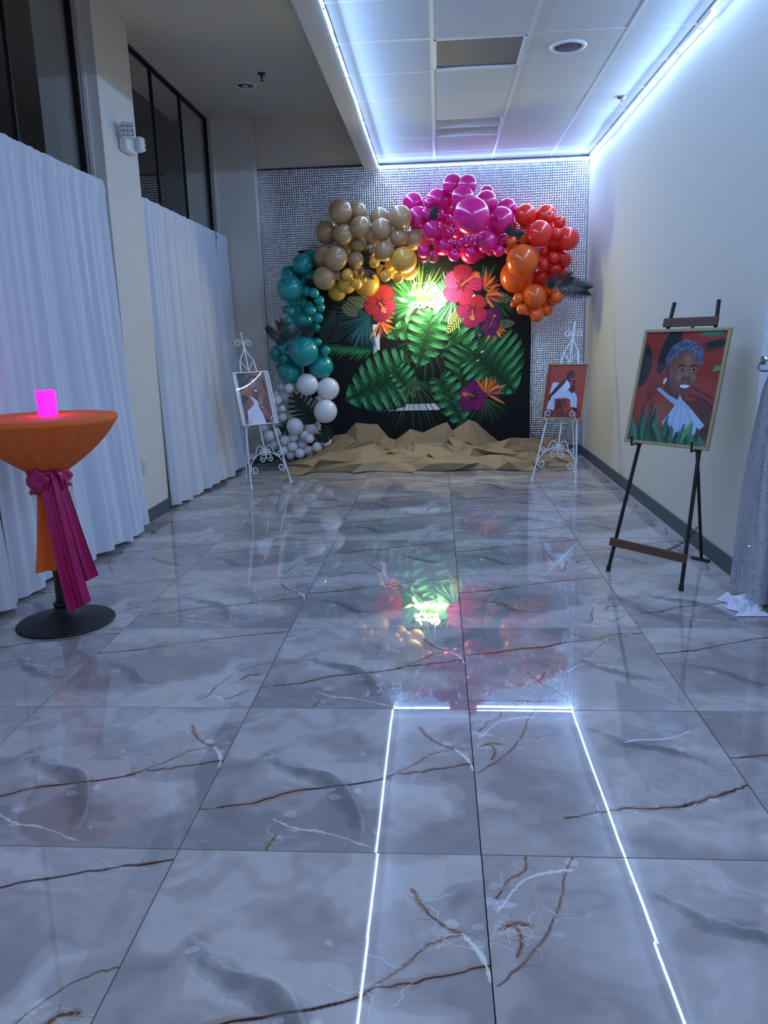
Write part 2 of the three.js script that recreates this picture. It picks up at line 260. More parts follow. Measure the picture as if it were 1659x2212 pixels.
// ---------------------------------------------------------------- LED strips round the lower ceiling
const ledMat = std(0xffffff, 0.5, { emissive: LED_COLOR, emissiveIntensity: LED_TUBE });
function ledStrip(label, a, b, across, sag, clips) {
  const o = a.clone().add(b).multiplyScalar(0.5), t = thing('led_strip', label, 'light strip', o.toArray(), 0, 'blue white light strips'), n = 60, pts = [];
  for (let i = 0; i <= n; i++) {
    const q = i / n, p = a.clone().lerp(b, q).sub(o), w = vnoise(q * a.distanceTo(b) * 2.2 + a.x * 7, a.z) - 0.5;
    p.addScaledVector(across, w * sag); p.y += (vnoise(q * a.distanceTo(b) * 1.7 + 5, a.x + a.z) - 0.5) * sag * 0.5; pts.push(p);
  }
  part('glowing_tube', tube(pts, 0.0055, n * 2, 8), ledMat, t);
  for (let i = 0; i < clips; i++) { const p = pts[Math.round((i + 0.5) / clips * n)]; part('clip', rbox(0.014, 0.012, 0.014, 0.003, p.x, p.y - 0.004, p.z), std(0x9fa6b4, 0.4), t); }
  const lie = Math.abs(a.x - b.x) > 0.5, runs = 6; // stuck to the wall: the light leaves sideways into the room, in short runs that follow the tube
  for (let i = 0; i < runs; i++) {
    const p = pts[Math.round(i / runs * n)], q = pts[Math.round((i + 1) / runs * n)], l = new THREE.RectAreaLight(LED_COLOR, LED_AREA, 0.011, p.distanceTo(q)), seat = new THREE.Group();
    const out = lie ? V(0, -0.9, 1) : V(a.x > 0 ? -1 : 1, -0.9, 0); out.normalize();
    seat.name = 'light_seat'; seat.position.copy(p).add(q).multiplyScalar(0.5).addScaledVector(out, 0.008 + sag * 0.12);
    const yAxis = q.clone().sub(p).normalize(), zAxis = out.clone().negate(); zAxis.addScaledVector(yAxis, -zAxis.dot(yAxis)).normalize(); l.quaternion.setFromRotationMatrix(new THREE.Matrix4().makeBasis(yAxis.clone().cross(zAxis), yAxis, zAxis)); seat.add(l); t.add(seat);
  }
}
const YL = HB - 0.006, XLED = -0.586;
ledStrip('blue-white light strip along the bare wall, length over the easels', V(XR - 0.02, YL, ZB + 0.03), V(XR - 0.02, YL, -4.9), V(1, 0, 0), 0.03, 8);
ledStrip('blue-white light strip along the bare wall, length over the silver drape', V(XR - 0.02, YL, -4.9), V(XR - 0.02, YL, -1.0), V(1, 0, 0), 0.026, 6);
ledStrip('blue-white light strip along the bare wall, length behind the viewer', V(XR - 0.02, YL, -1.0), V(XR - 0.02, YL, 2.6), V(1, 0, 0), 0.026, 6);
ledStrip('blue-white light strip along the bulkhead, length that meets the sequin wall', V(XLED, YL, ZB + 0.03), V(XLED, YL, -4.9), V(1, 0, 0), 0.012, 7);
ledStrip('blue-white light strip along the bulkhead, length in front of the pier', V(XLED, YL, -4.9), V(XLED, YL, -1.0), V(1, 0, 0), 0.008, 6);
ledStrip('blue-white light strip along the bulkhead, length behind the viewer', V(XLED, YL, -1.0), V(XLED, YL, 2.6), V(1, 0, 0), 0.008, 6);
ledStrip('blue-white light strip across the top of the silver sequin wall', V(XLED, YL + 0.012, ZB + 0.035), V(XR - 0.02, YL + 0.012, ZB + 0.035), V(0, 1, 0), 0.012, 5);
// ---------------------------------------------------------------- silver sequin wall
{
  const w = thing('sequin_wall', 'shimmering silver sequin panel wall covering the whole end of the room', 'sequin wall', [0, 0, ZB]);
  const x0 = -1.872, x1 = XR - 0.006, y0 = 0.112, y1 = 3.1;
  part('backing', box(x0, x1, y0, y1, 0.001, 0.012), std(0x2e3034, 0.6), w);
  const nx = Math.round((x1 - x0) / 0.0248), ny = Math.round((y1 - y0) / 0.0248), s = (x1 - x0) / nx;
  const dome = surface(4, 4, (u, v, o) => { const a = u - 0.5, b = 0.5 - v; o.set(a * 0.0225, b * 0.0225, 0.0045 * (1 - 2 * (a * a + b * b))); });
  const im = new THREE.InstancedMesh(dome, std(0xe4e7ee, 0.2, { metalness: 1 }), nx * ny), m = new THREE.Matrix4(), q = new THREE.Quaternion(), e = new THREE.Euler();
  let n = 0;
  for (let j = 0; j < ny; j++) for (let i = 0; i < nx; i++) {
    const pi = Math.floor(i / 12), pj = Math.floor(j / 12), tx = (hash(pi, pj) - 0.5) * 0.05, ty = (hash(pi + 50, pj) - 0.5) * 0.06;
    e.set(0.02 + tx + (rnd() + rnd() + rnd() - 1.5) * 0.07, ty + (rnd() + rnd() + rnd() - 1.5) * 0.07, (rnd() - 0.5) * 0.06);
    m.compose(V(x0 + (i + 0.5) * s, y0 + (j + 0.5) * s, 0.0145), q.setFromEuler(e), V(1, 1, 1)); im.setMatrixAt(n++, m);
  }
  im.name = 'sequins'; im.userData.kind = 'stuff'; w.add(im);
}

// ---------------------------------------------------------------- printed backdrop panel (flat tropical print)
const rgb = (r, g, b, a = 1) => `rgba(${r},${g},${b},${a})`;
function leafAxis(x, bx, by, tx, ty) { const L = Math.hypot(tx - bx, ty - by); x.save(); x.translate(bx, by); x.rotate(Math.atan2(ty - by, tx - bx)); return L; }
const GREEN = { dark: '#0c3a22', mid: '#14532f', light: '#2f8250', pale: '#58ab78', rib: '#051a10' };
const DEEP = { dark: '#0a2f1d', mid: '#0f4528', light: '#226b40', pale: '#3c8f5d', rib: '#04140c' };
function monstera(x, bx, by, tx, ty, wl, wr, n = 7, c = GREEN, droop = 0.16) { // solid leaf, slits from the rim, streaks along the veins
  const L = leafAxis(x, bx, by, tx, ty);
  for (const s of [-1, 1]) {
    const w = (s < 0 ? wl : wr) * s, rim = (q) => [L * (-0.1 + 1.1 * Math.pow(q, 1.15)), w * Math.pow(Math.max(0, Math.sin(Math.PI * (0.18 + 0.82 * q))), 0.7) * (1 + 0.025 * Math.sin(q * n * 6.28))];
    const vein = (q, k) => { const [ex, ey] = rim(Math.min(1, Math.max(0, q))), mx = Math.max(0, q - droop * (1 - q)) * L * 0.94, cx = mx + (ex - mx) * 0.25, cy = ey * 0.6, a = (1 - k) * (1 - k), b = 2 * k * (1 - k), d = k * k; return [a * mx + b * cx + d * ex, b * cy + d * ey]; };
    const strip = (q, k0, k1, wide, taper, fill) => { x.fillStyle = fill; x.beginPath(); const hw = (k) => wide * taper((k - k0) / (k1 - k0)); for (let i = 0; i <= 14; i++) { const k = k0 + (k1 - k0) * i / 14; x.lineTo(...vein(q - hw(k), k)); } for (let i = 14; i >= 0; i--) { const k = k0 + (k1 - k0) * i / 14; x.lineTo(...vein(q + hw(k), k)); } x.fill(); };
    x.fillStyle = c.mid; x.beginPath(); x.moveTo(0, 0); x.quadraticCurveTo(-0.1 * L, w * 0.2, ...rim(0)); for (let i = 1; i <= 40; i++) x.lineTo(...rim(i / 40)); x.lineTo(L * 1.02, 0); x.lineTo(0, 0); x.fill();
    for (let i = 0; i < n; i++) {
      const q = (i + 0.42) / n, h = hash(i + n, Math.round(L + s)), bump = (k) => Math.sin(Math.PI * Math.min(1, k * 0.92 + 0.04));
      strip(q + 0.12 / n, 0.12, 0.98, 0.36 / n, bump, c.light); strip(q + 0.2 / n, 0.3 + 0.2 * h, 0.95, 0.17 / n, bump, c.pale); strip(q - 0.22 / n, 0.15, 0.9, 0.06 / n, bump, c.dark);
      if (h > 0.4) strip(q - 0.12 / n, 0.62, 0.97, 0.09 / n, bump, c.pale);
    }
    for (let i = 0; i < n; i++) strip((i + 0.05) / n * 0.96, 0.4 + 0.25 * hash(i, n + s), 1.05, 0.22 / n, (k) => 0.2 + 0.8 * Math.pow(k, 1.2), '#05080c');
    x.fillStyle = c.dark; x.beginPath(); x.moveTo(-0.03 * L, 0); for (let i = 0; i < n; i++) { const q = (i + 0.5) / n; x.lineTo(...vein(q - 0.28 / n, 0.06)); x.lineTo(...vein(q - 0.02 / n, 0.5 - 0.3 * q)); x.lineTo(...vein(q + 0.12 / n, 0.08)); } x.lineTo(L, 0); x.fill();
  }
  x.strokeStyle = c.rib; x.lineWidth = L * 0.022; x.lineCap = 'round'; x.beginPath(); x.moveTo(-0.04 * L, 0); x.lineTo(L * 0.97, 0); x.stroke();
  x.strokeStyle = c.light; x.lineWidth = L * 0.005; x.beginPath(); x.moveTo(0, 0); x.lineTo(L * 0.93, 0); x.stroke();
  x.restore();
}
function fan(x, cx, cy, a0, a1, n, len, wide, cols, bend = 0.1) { // palm fan of narrow blades
  for (let i = 0; i < n; i++) {
    const a = (a0 + (a1 - a0) * (i + 0.5) / n + (hash(i, Math.round(cx)) - 0.5) * 0.1), L = len * (0.72 + 0.34 * hash(i + 7, Math.round(cy)));
    x.save(); x.translate(cx, cy); x.rotate(a); x.fillStyle = cols[i % cols.length]; x.beginPath(); x.moveTo(0, -wide * 0.3); x.quadraticCurveTo(L * 0.5, -wide + L * bend * 0.5, L, L * bend); x.quadraticCurveTo(L * 0.5, wide + L * bend * 0.4, 0, wide * 0.3); x.fill(); x.restore();
  }
}
function stripedLeaf(x, bx, by, tx, ty, w, base, stripe) {
  const L = leafAxis(x, bx, by, tx, ty);
  x.fillStyle = base; x.beginPath(); x.moveTo(0, 0); x.bezierCurveTo(L * 0.25, -w * 1.2, L * 0.75, -w, L, 0); x.bezierCurveTo(L * 0.75, w, L * 0.25, w * 1.2, 0, 0); x.fill(); x.save(); x.clip();
  x.fillStyle = stripe; for (const s of [-1, 1]) for (let i = 0; i < 9; i++) { const a = i / 9 * L; x.beginPath(); x.moveTo(a, 0); x.quadraticCurveTo(a + L * 0.1, s * w * 0.5, a + L * 0.24, s * w * 1.1); x.lineTo(a + L * 0.3, s * w * 1.1); x.quadraticCurveTo(a + L * 0.14, s * w * 0.4, a + L * 0.055, 0); x.fill(); }
  x.restore(); x.strokeStyle = stripe; x.lineWidth = 3; x.beginPath(); x.moveTo(0, 0); x.lineTo(L, 0); x.stroke(); x.restore();
}
function hibiscus(x, cx, cy, r, rot, cols, sx, sy, veins) {
  for (let i = 0; i < 5; i++) {
    x.save(); x.translate(cx, cy); x.rotate(rot + i * Math.PI * 2 / 5 + (hash(i, Math.round(cx)) - 0.5) * 0.25); const col = cols[i % cols.length], R = r * (0.9 + 0.22 * hash(i + 3, Math.round(cy)));
    const petal = () => { x.beginPath(); x.moveTo(0, 0); x.bezierCurveTo(R * 0.2, -R * 0.06, R * 0.32, -R * 0.44, R * 0.64, -R * 0.44); for (let q = 0; q <= 10; q++) { const a = -0.5 + q * 0.1, w = R * (0.9 + 0.13 * Math.cos(a * 2.2) + 0.045 * (q % 2) - 0.03); x.quadraticCurveTo(Math.cos(a - 0.05) * w * 1.04, Math.sin(a - 0.05) * w * 1.04, Math.cos(a) * w, Math.sin(a) * w); } x.bezierCurveTo(R * 0.5, R * 0.5, R * 0.25, R * 0.12, 0, 0); };
    x.fillStyle = veins[0]; x.save(); x.translate(4, 9); petal(); x.fill(); x.restore();
    x.fillStyle = col; petal(); x.fill(); x.save(); x.clip();
    for (let q = 0; q < 9; q++) { const a = -0.56 + q * 0.14; x.fillStyle = q % 2 ? veins[0] : veins[1]; x.globalAlpha = q % 2 ? 0.45 : 0.4; x.beginPath(); x.moveTo(R * 0.1, 0); x.quadraticCurveTo(Math.cos(a) * R * 0.6, Math.sin(a) * R * 0.5 - R * 0.03, Math.cos(a) * R * (0.8 + 0.2 * hash(q, i)), Math.sin(a) * R); x.quadraticCurveTo(Math.cos(a) * R * 0.55, Math.sin(a) * R * 0.5 + R * 0.05, R * 0.1, 0); x.fill(); }
    x.globalAlpha = 0.8; x.fillStyle = veins[0]; x.beginPath(); x.ellipse(R * 0.12, 0, R * 0.26, R * 0.09, 0, 0, 7); x.fill(); x.restore(); x.restore();
  }
  x.strokeStyle = '#d98a3c'; x.lineWidth = r * 0.08; x.lineCap = 'round'; x.beginPath(); x.moveTo(cx, cy); x.quadraticCurveTo((cx + sx) / 2, (cy + sy) / 2 - r * 0.1, sx, sy); x.stroke();
  x.fillStyle = '#e8b45c'; for (let i = 0; i < 12; i++) { x.beginPath(); x.arc(sx + (hash(i, 3) - 0.5) * r * 0.3, sy + (hash(i, 8) - 0.5) * r * 0.3, r * 0.035, 0, 7); x.fill(); }
}
function paradise(x, cx, cy, s, rot) {
  const c = ['#e07a2c', '#c9571f', '#f0a046', '#7a2a4c', '#d8662a', '#3a2a6a', '#e89038'];
  for (let i = 0; i < 7; i++) { x.save(); x.translate(cx, cy); x.rotate(rot + (i - 3) * 0.3); x.fillStyle = c[i]; const L = s * (0.75 + 0.3 * hash(i, 4)); x.beginPath(); x.moveTo(0, 0); x.quadraticCurveTo(L * 0.45, -s * 0.15, L, 0); x.quadraticCurveTo(L * 0.5, s * 0.12, 0, 0); x.fill(); x.restore(); }
}
const PRINT_X0 = -200, PRINT_Y0 = -86, PRINT_W = 1735, PRINT_H = 1548;
function tropicalPrint() {
  const [c, x] = canvas(2048, 1827), k = 2048 / PRINT_W;
  x.fillStyle = '#06090e'; x.fillRect(0, 0, 2048, 1827); x.scale(k, k); x.translate(-PRINT_X0, -PRINT_Y0);
  const teal = ['#14545a', '#1d6f6b', '#123a5c', '#27827a', '#0d2f3c'], mint = ['#3f9d6c', '#69c08e', '#1f6d47', '#8fd3a8'], dk = ['#0e3b22', '#17552f', '#0a2b19', '#256b3c'], spik = ['#2f7d3e', '#8ab04a', '#1c5a2c', '#5d9a48'];
  fan(x, 700, 330, -3.3, 0.2, 40, 330, 9, spik, 0.02); fan(x, 690, 330, 2.2, 4.2, 24, 260, 14, ['#1f6a3a', '#2f8250', '#0f4528'], 0.06);
  x.strokeStyle = '#e9e6f2'; x.lineWidth = 50; x.beginPath(); x.moveTo(368, 470); x.lineTo(368, 1105); x.lineTo(1090, 1105); x.stroke();
  fan(x, 760, 560, 0.4, 2.8, 22, 420, 9, dk, 0.04);
  fan(x, 640, 330, 2.5, 3.9, 16, 210, 20, dk, 0.1);
  for (let i = 0; i < 10; i++) fan(x, 60 + i * 30, 620 + i * 4, 1.9, 3.3, 3, 130, 16, ['#1f6a3a', '#2f8250', '#14532f'], 0.2);
  fan(x, 320, 400, 1.2, 3.6, 46, 330, 8, teal, 0.16); fan(x, 300, 430, 1.4, 2.6, 16, 250, 7, ['#1e5a70', '#3a8a86', '#142c55'], -0.12);
  fan(x, 1130, 480, 0.7, 3.0, 26, 270, 8, ['#0e3b3a', '#1d6f5b', '#123a4c', '#256b4c'], 0.12);
  stripedLeaf(x, 330, 280, 100, 350, 60, '#9fa486', '#16281c'); stripedLeaf(x, 330, 330, 150, 270, 44, '#b4b794', '#1c2c1c'); stripedLeaf(x, 240, 395, 105, 350, 36, '#a9ad97', '#16281c');
  monstera(x, 830, 420, 420, 560, 120, 80, 6, GREEN);
  monstera(x, 840, 440, 1120, 820, 190, 150, 7, GREEN);
  monstera(x, 1130, 720, 990, 1010, 190, 220, 6, DEEP);
  monstera(x, 850, 900, 1060, 1310, 130, 110, 7, GREEN);
  monstera(x, 1120, 720, 1430, 1010, 330, 190, 8, GREEN);
  monstera(x, 800, 430, 680, 800, 170, 160, 6, GREEN);
  monstera(x, 600, 830, 110, 1040, 230, 230, 8, GREEN);
  monstera(x, 500, 835, 650, 1010, 130, 60, 5, GREEN);
  fan(x, 640, 890, 0.15, 2.3, 30, 480, 5, ['#1b5a30', '#0e3b22', '#3d7a44', '#0b2a18', '#7d8a5a'], 0.05);
  fan(x, 1190, 1040, 0.2, 2.2, 34, 250, 5, ['#1b5a30', '#7d7a4a', '#3d7a44', '#0e3b22'], 0.22);
  fan(x, 930, 285, 2.1, 4.6, 22, 190, 15, mint, 0.16); fan(x, 950, 300, 1.2, 2.6, 14, 240, 15, ['#3f9d6c', '#1a3a44', '#8fd3a8', '#14532f'], -0.14);
  stripedLeaf(x, 1030, 390, 900, 560, 48, '#c9cf8c', '#1f3a1c'); stripedLeaf(x, 990, 380, 930, 480, 30, '#d6da9a', '#1f3a1c');
  for (const [a, b, d, e] of [[1200, 260, 1420, 330], [1180, 300, 1400, 380], [1220, 340, 1380, 290], [1250, 500, 1425, 490]]) stripedLeaf(x, a, b, d, e, 42, '#a4a98c', '#14261a');
  fan(x, 1180, 220, -1.7, -1.0, 4, 180, 22, ['#1f5a48', '#2f6f5c', '#173f36'], 0.05);
  fan(x, 1250, 330, 0.1, 1.0, 6, 210, 24, dk, 0.1);
  paradise(x, 1190, 240, 170, -0.55); paradise(x, 1200, 290, 150, 0.1); paradise(x, 390, 420, 150, 0.65); paradise(x, 400, 460, 150, 1.3); paradise(x, 1260, 520, 130, 1.2);
  for (let i = 0; i < 3; i++) hibiscus(x, 1265 - i * 18, 430 + i * 45, 60, i, ['#5c1a5e', '#701f66'], 1270, 430, ['#3a0f44', '#8a2f80']);
  hibiscus(x, 400, 315, 122, 0.3, ['#a01c4e', '#8e1848', '#a82438', '#b42a36', '#a82632'], 432, 365, ['#5e0f34', '#d2485a']);
  hibiscus(x, 1100, 385, 112, 0.5, ['#b01c54', '#96185a', '#8c1a5e', '#ac2438', '#b22a38'], 1100, 440, ['#5e0f44', '#d84a62']);
  hibiscus(x, 1020, 205, 140, -0.2, ['#c22e6c', '#b0255c', '#a82e76', '#bb4488', '#9c1e4c'], 1135, 130, ['#6a1238', '#dc6a9c']);
  hibiscus(x, 1110, 1030, 112, 0.9, ['#7c1a5c', '#6c1658', '#8c1f64', '#701a60', '#821c58'], 1040, 1010, ['#440f3c', '#a83a84']);
  paradise(x, 1210, 1010, 170, -1.3); paradise(x, 1215, 1020, 160, -0.4);
  x.fillStyle = '#efeee6'; x.beginPath(); x.moveTo(530, 275); x.quadraticCurveTo(600, 280, 615, 312); x.lineTo(570, 312); x.closePath(); x.fill();
  for (const [a, b, r] of [[1158, 570, 8], [1175, 695, 15], [1142, 760, 11], [1112, 282, 13]]) { x.save(); x.translate(a, b); x.rotate(-0.5); x.scale(1, 0.45); x.beginPath(); x.arc(0, 0, r, 0, 7); x.fill(); x.restore(); }
  return colorTexture(c);
}
{
  const w = 2.44, h = 2.18, x0 = -1.453, y0 = 0.075, t = thing('backdrop_panel', 'large black backdrop panel printed with tropical leaves and hibiscus flowers', 'backdrop', [x0 + w / 2, 0, -8.47]);
  part('board', rbox(w, h, 0.036, 0.004, 0, y0 + h / 2, 0), std(0x07080b, 0.7), t);
  part('print', box(-w / 2 + 0.002, w / 2 - 0.002, y0 + 0.002, y0 + h - 0.002, 0.0185, 0.021), std(0xffffff, 0.9, { map: tropicalPrint() }), t);
  for (const s of [-1, 1]) part('foot', merge([rbox(0.05, 0.03, 0.24, 0.004, s * 0.9, 0.015, 0), rbox(0.04, 0.09, 0.03, 0.004, s * 0.9, 0.06, 0)]), M.blackMetal, t);
}

// ---------------------------------------------------------------- balloon garland
// per colour: x, y, z, radius in millimetres (z counted from eight metres in front of the origin)
const BALLOONS = {
  white: [-1355,874,-20,115, -1152,819,-95,120, -1178,593,-20,125, -1550,843,-20,50, -1642,848,-175,50, -1521,857,-245,47, -1392,654,-170,91, -1717,768,-170,43, -1680,721,-20,50, -1616,750,-165,62, -1632,631,-20,37, -1729,604,-170,46, -1652,535,-95,49, -1505,444,7,91, -1346,405,-170,96, -1460,559,-320,59, -1527,742,-245,52, -1683,389,-20,54, -1634,373,-170,40, -1538,328,-47,53, -1626,297,-20,53, -1547,224,-20,54, -1790,344,-20,59, -1759,251,-95,52, -1645,184,-20,51, -1471,152,-20,54, -1465,229,-125,55, -1416,346,-48,49, -1355,311,8,49, -1391,173,-95,51, -1281,219,-20,55, -1183,279,-20,57, -1581,131,-65,50, -1876,407,-170,47, -1399,103,-170,35, -1488,724,-359,76, -1302,685,-384,51, -1577,507,-358,77, -1754,440,-385,50, -1652,301,-378,57, -1501,246,-385,50, -1731,172,-387,48, -1603,127,-387,48, -1337,291,-375,60],
  teal: [-1358,2078,-94,106, -1243,2143,-229,92, -1338,2156,-355,80, -1510,1989,-180,92, -1480,1839,10,134, -1324,1968,-234,90, -1328,1813,-64,52, -1234,1789,37,53, -1191,1717,-11,52, -1328,1676,-170,48, -1464,1713,-320,103, -1283,1619,-20,57, -1190,1648,-72,49, -1214,1544,-20,54, -1567,1640,-170,40, -1487,1617,-20,49, -1440,1645,-187,39, -1525,1522,-20,46, -1391,1529,-153,103, -1284,1453,-308,53, -1365,1408,-332,51, -1366,1212,40,152, -1237,1299,-59,48, -1150,1215,-20,54, -1623,1315,-50,47, -1580,1262,10,53, -1665,1213,-20,47, -1574,1153,-20,48, -1679,1192,-170,92, -1547,999,-95,122, -1218,1050,-116,130, -1697,1047,-320,48, -1416,1961,-345,89, -1496,1585,-369,66, -1376,1299,-368,67, -1545,1099,-359,75, -1628,1371,-385,50, -1334,1134,-368,67],
  tan: [-942,2557,-20,118, -782,2573,-170,92, -747,2404,-10,103, -1102,2390,-170,116, -925,2343,-30,102, -564,2508,-170,100, -541,2376,-20,107, -346,2477,13,115, -367,2300,-42,89, -219,2291,-161,111, -795,2263,-186,86, -515,2172,-20,102, -669,2319,-331,104, -997,2107,62,119, -1132,2144,-88,103, -947,2239,-320,75, -818,2109,-154,86, -1121,1927,34,117, -1003,1952,-60,49, -676,2195,-234,67, -1200,2084,-368,67, -878,2504,-336,98, -454,2417,-345,90, -875,2329,-349,86, -651,2112,-362,73, -1087,2030,-346,89],
  gold: [-321,2078,-9,129, -279,1985,-181,89, -384,1909,-20,53, -513,1931,-20,55, -563,2005,-185,54, -476,2041,-155,54, -621,2064,-20,49, -774,1983,-20,54, -894,1955,-6,60, -805,1866,-20,56, -742,1919,-143,33, -917,1874,-127,98, -1035,1806,-241,95, -728,1887,-297,138, -900,1993,-361,73, -460,1990,-373,62],
  pink: [171,2776,-111,103, 309,2750,2,93, 259,2617,122,108, -223,2642,-245,109, 16,2647,-138,107, 137,2687,-236,68, 514,2717,-278,76, 498,2609,-142,112, 337,2425,276,172, 709,2553,-202,98, 640,2422,-51,130, -179,2488,-121,110, -89,2501,1,55, 26,2490,-20,58, -30,2353,-20,101, 135,2322,-20,52, 114,2455,-170,62, 74,2214,-95,101, 215,2371,-275,90, 244,2212,-51,54, 317,2233,11,53, 340,2136,-19,56, 494,2224,-9,109, 616,2135,-31,57, 665,2254,-170,52, 176,2107,-20,61, 346,2142,-171,109, -127,2153,-5,63, -33,2100,-35,59, -122,2108,-170,50, -150,2284,-334,91, 545,2141,-170,42, -64,2601,-29,48, 124,2591,-345,90, 434,2594,-322,112, 565,2365,-324,110, 29,2433,-334,101, 442,2181,-346,88],
  orange: [858,2257,-60,58, 739,2216,-20,58, 717,2150,-170,37, 839,2025,78,158, 816,1900,-200,172, 974,1684,-20,119, 812,1675,-20,54, 852,1570,-20,58, 781,1623,-170,35, 1131,1752,-42,59, 1190,1671,2,61, 1151,1650,-170,72, 999,1506,-20,69, 1103,1555,-95,62, 933,1548,-170,45, 937,1764,-361,74],
  red: [881,2475,-111,103, 1090,2470,-170,105, 1106,2433,-20,55, 1208,2379,-20,60, 1162,2260,83,53, 998,2269,76,125, 1283,2219,4,110, 1184,2225,-184,120, 753,2375,-183,57, 889,2399,-229,49, 1065,2121,-95,49, 1051,1998,-20,55, 1158,2052,-20,54, 1243,2060,-71,51, 1264,2043,-202,94, 1180,1955,-118,61, 1063,1886,-238,100, 1275,1892,-170,59, 1148,2206,-360,75, 987,2428,-334,100, 1166,2362,-334,100, 1137,2061,-351,83, 1175,1932,-333,101, 1062,1791,-358,76],
};
const COLOR_WORD = { white: 'white', teal: 'teal', tan: 'tan', gold: 'golden yellow', pink: 'hot pink', red: 'coral red', orange: 'orange' };
const latex = (c, r = 0.2) => phys(c, r, { clearcoat: 0.7, clearcoatRoughness: 0.08, transmission: 0.2, thickness: 0 });
const LATEX = { white: latex(0xf4f5f3, 0.25), teal: latex(0x08a29c), tan: latex(0xc69e6c, 0.28), gold: latex(0xf2c24c, 0.28), pink: latex(0xec1688), red: latex(0xfa3420), orange: latex(0xfa6a18) };
function balloonShape(stretch) {
  const p = [];
  for (let i = 0; i <= 22; i++) { const a = i / 22 * Math.PI * 0.955, k = Math.cos(a); p.push(new THREE.Vector2(Math.max(0, Math.sin(a) * (k < 0 ? 1 + 0.0 * k : 1)), k < 0 ? k * (1 + stretch * k * k) : k)); }
  const y = p[p.length - 1].y; for (const [r, d] of [[0.05, 0.03], [0.035, 0.06], [0.05, 0.09], [0.075, 0.12], [0.07, 0.13], [0, 0.125]]) p.push(new THREE.Vector2(r, y - d));
  return new THREE.LatheGeometry(p.reverse(), 30);
}
const SHAPES = [balloonShape(0.04), balloonShape(0.14), balloonShape(0.22)];
const garland = [];
{
  const all = garland;
  for (const color of Object.keys(BALLOONS)) { const d = BALLOONS[color]; for (let i = 0; i < d.length; i += 4) all.push({ color, p: V(d[i] / 1000, d[i + 1] / 1000, d[i + 2] / 1000 - 8), r: d[i + 3] / 1000 }); }
  const middle = V(-0.2, 1.35, -8.35), used = new Set();
  for (const color of Object.keys(BALLOONS)) {
    const mine = all.filter((b) => b.color === color).sort((a, b) => b.r - a.r), cw = COLOR_WORD[color];
    const anchors = [];
    for (const b of mine) { if (anchors.length < (mine.length > 24 ? 4 : 2) && anchors.every((a) => a.p.distanceTo(b.p) > 0.28)) anchors.push(b); }
    anchors.sort((a, b) => b.p.y - a.p.y);
    const spot = anchors.length === 4 ? ['top', 'upper', 'lower', 'bottom'] : ['higher', 'lower'];
    anchors.forEach((a, i) => { a.word = spot[i] + ' big ' + cw + ' balloon'; a.label = a.word + (color === 'white' ? ' at the foot of the garland' : ' at the front of the garland'); });
    for (const b of mine) {
      if (b.label) continue;
      const a = anchors.reduce((m, q) => (q.p.distanceTo(b.p) - q.r < m.p.distanceTo(b.p) - m.r ? q : m)), d = b.p.clone().sub(a.p), ang = Math.atan2(d.y, d.x) / Math.PI * 4;
      const dir = ['wall side of', 'above, wall side of', 'straight above', 'above, curtain side of', 'curtain side of', 'below, curtain side of', 'straight below', 'below, wall side of'][(Math.round(ang) + 8) % 8];
      const size = b.r < 0.058 ? 'small' : b.r < 0.085 ? 'medium' : 'large';
      b.stem = size + ' ' + cw + ' balloon ' + dir + ' the ' + a.word; b.away = Math.hypot(d.x, d.y);
    }
    const by = {}; for (const b of mine) if (b.stem) (by[b.stem] ??= []).push(b);
    for (const list of Object.values(by)) { list.sort((a, b) => a.away - b.away); list.forEach((b, i) => { b.label = (list.length > 1 ? ['first', 'second', 'third', 'fourth', 'fifth', 'sixth', 'seventh', 'eighth'][i] + ' ' : '') + b.stem; }); }
  }
  for (const b of all) {
    const m = new THREE.Mesh(SHAPES[b.r < 0.056 ? (rnd() < 0.5 ? 2 : 1) : 0], LATEX[b.color]); m.name = numbered('balloon'); m.position.copy(b.p); m.scale.setScalar(b.r);
    const out = b.p.clone().sub(V(middle.x + (b.p.x - middle.x) * 0.75, middle.y + (b.p.y - middle.y) * 0.8, -8.6)).add(V(rr(-0.15, 0.15), rr(-0.15, 0.15), rr(0, 0.1))).normalize();
    m.quaternion.setFromUnitVectors(V(0, 1, 0), out); scene.add(tag(m, b.label, 'balloon', COLOR_WORD[b.color] + ' balloons of the garland'));
  }
}
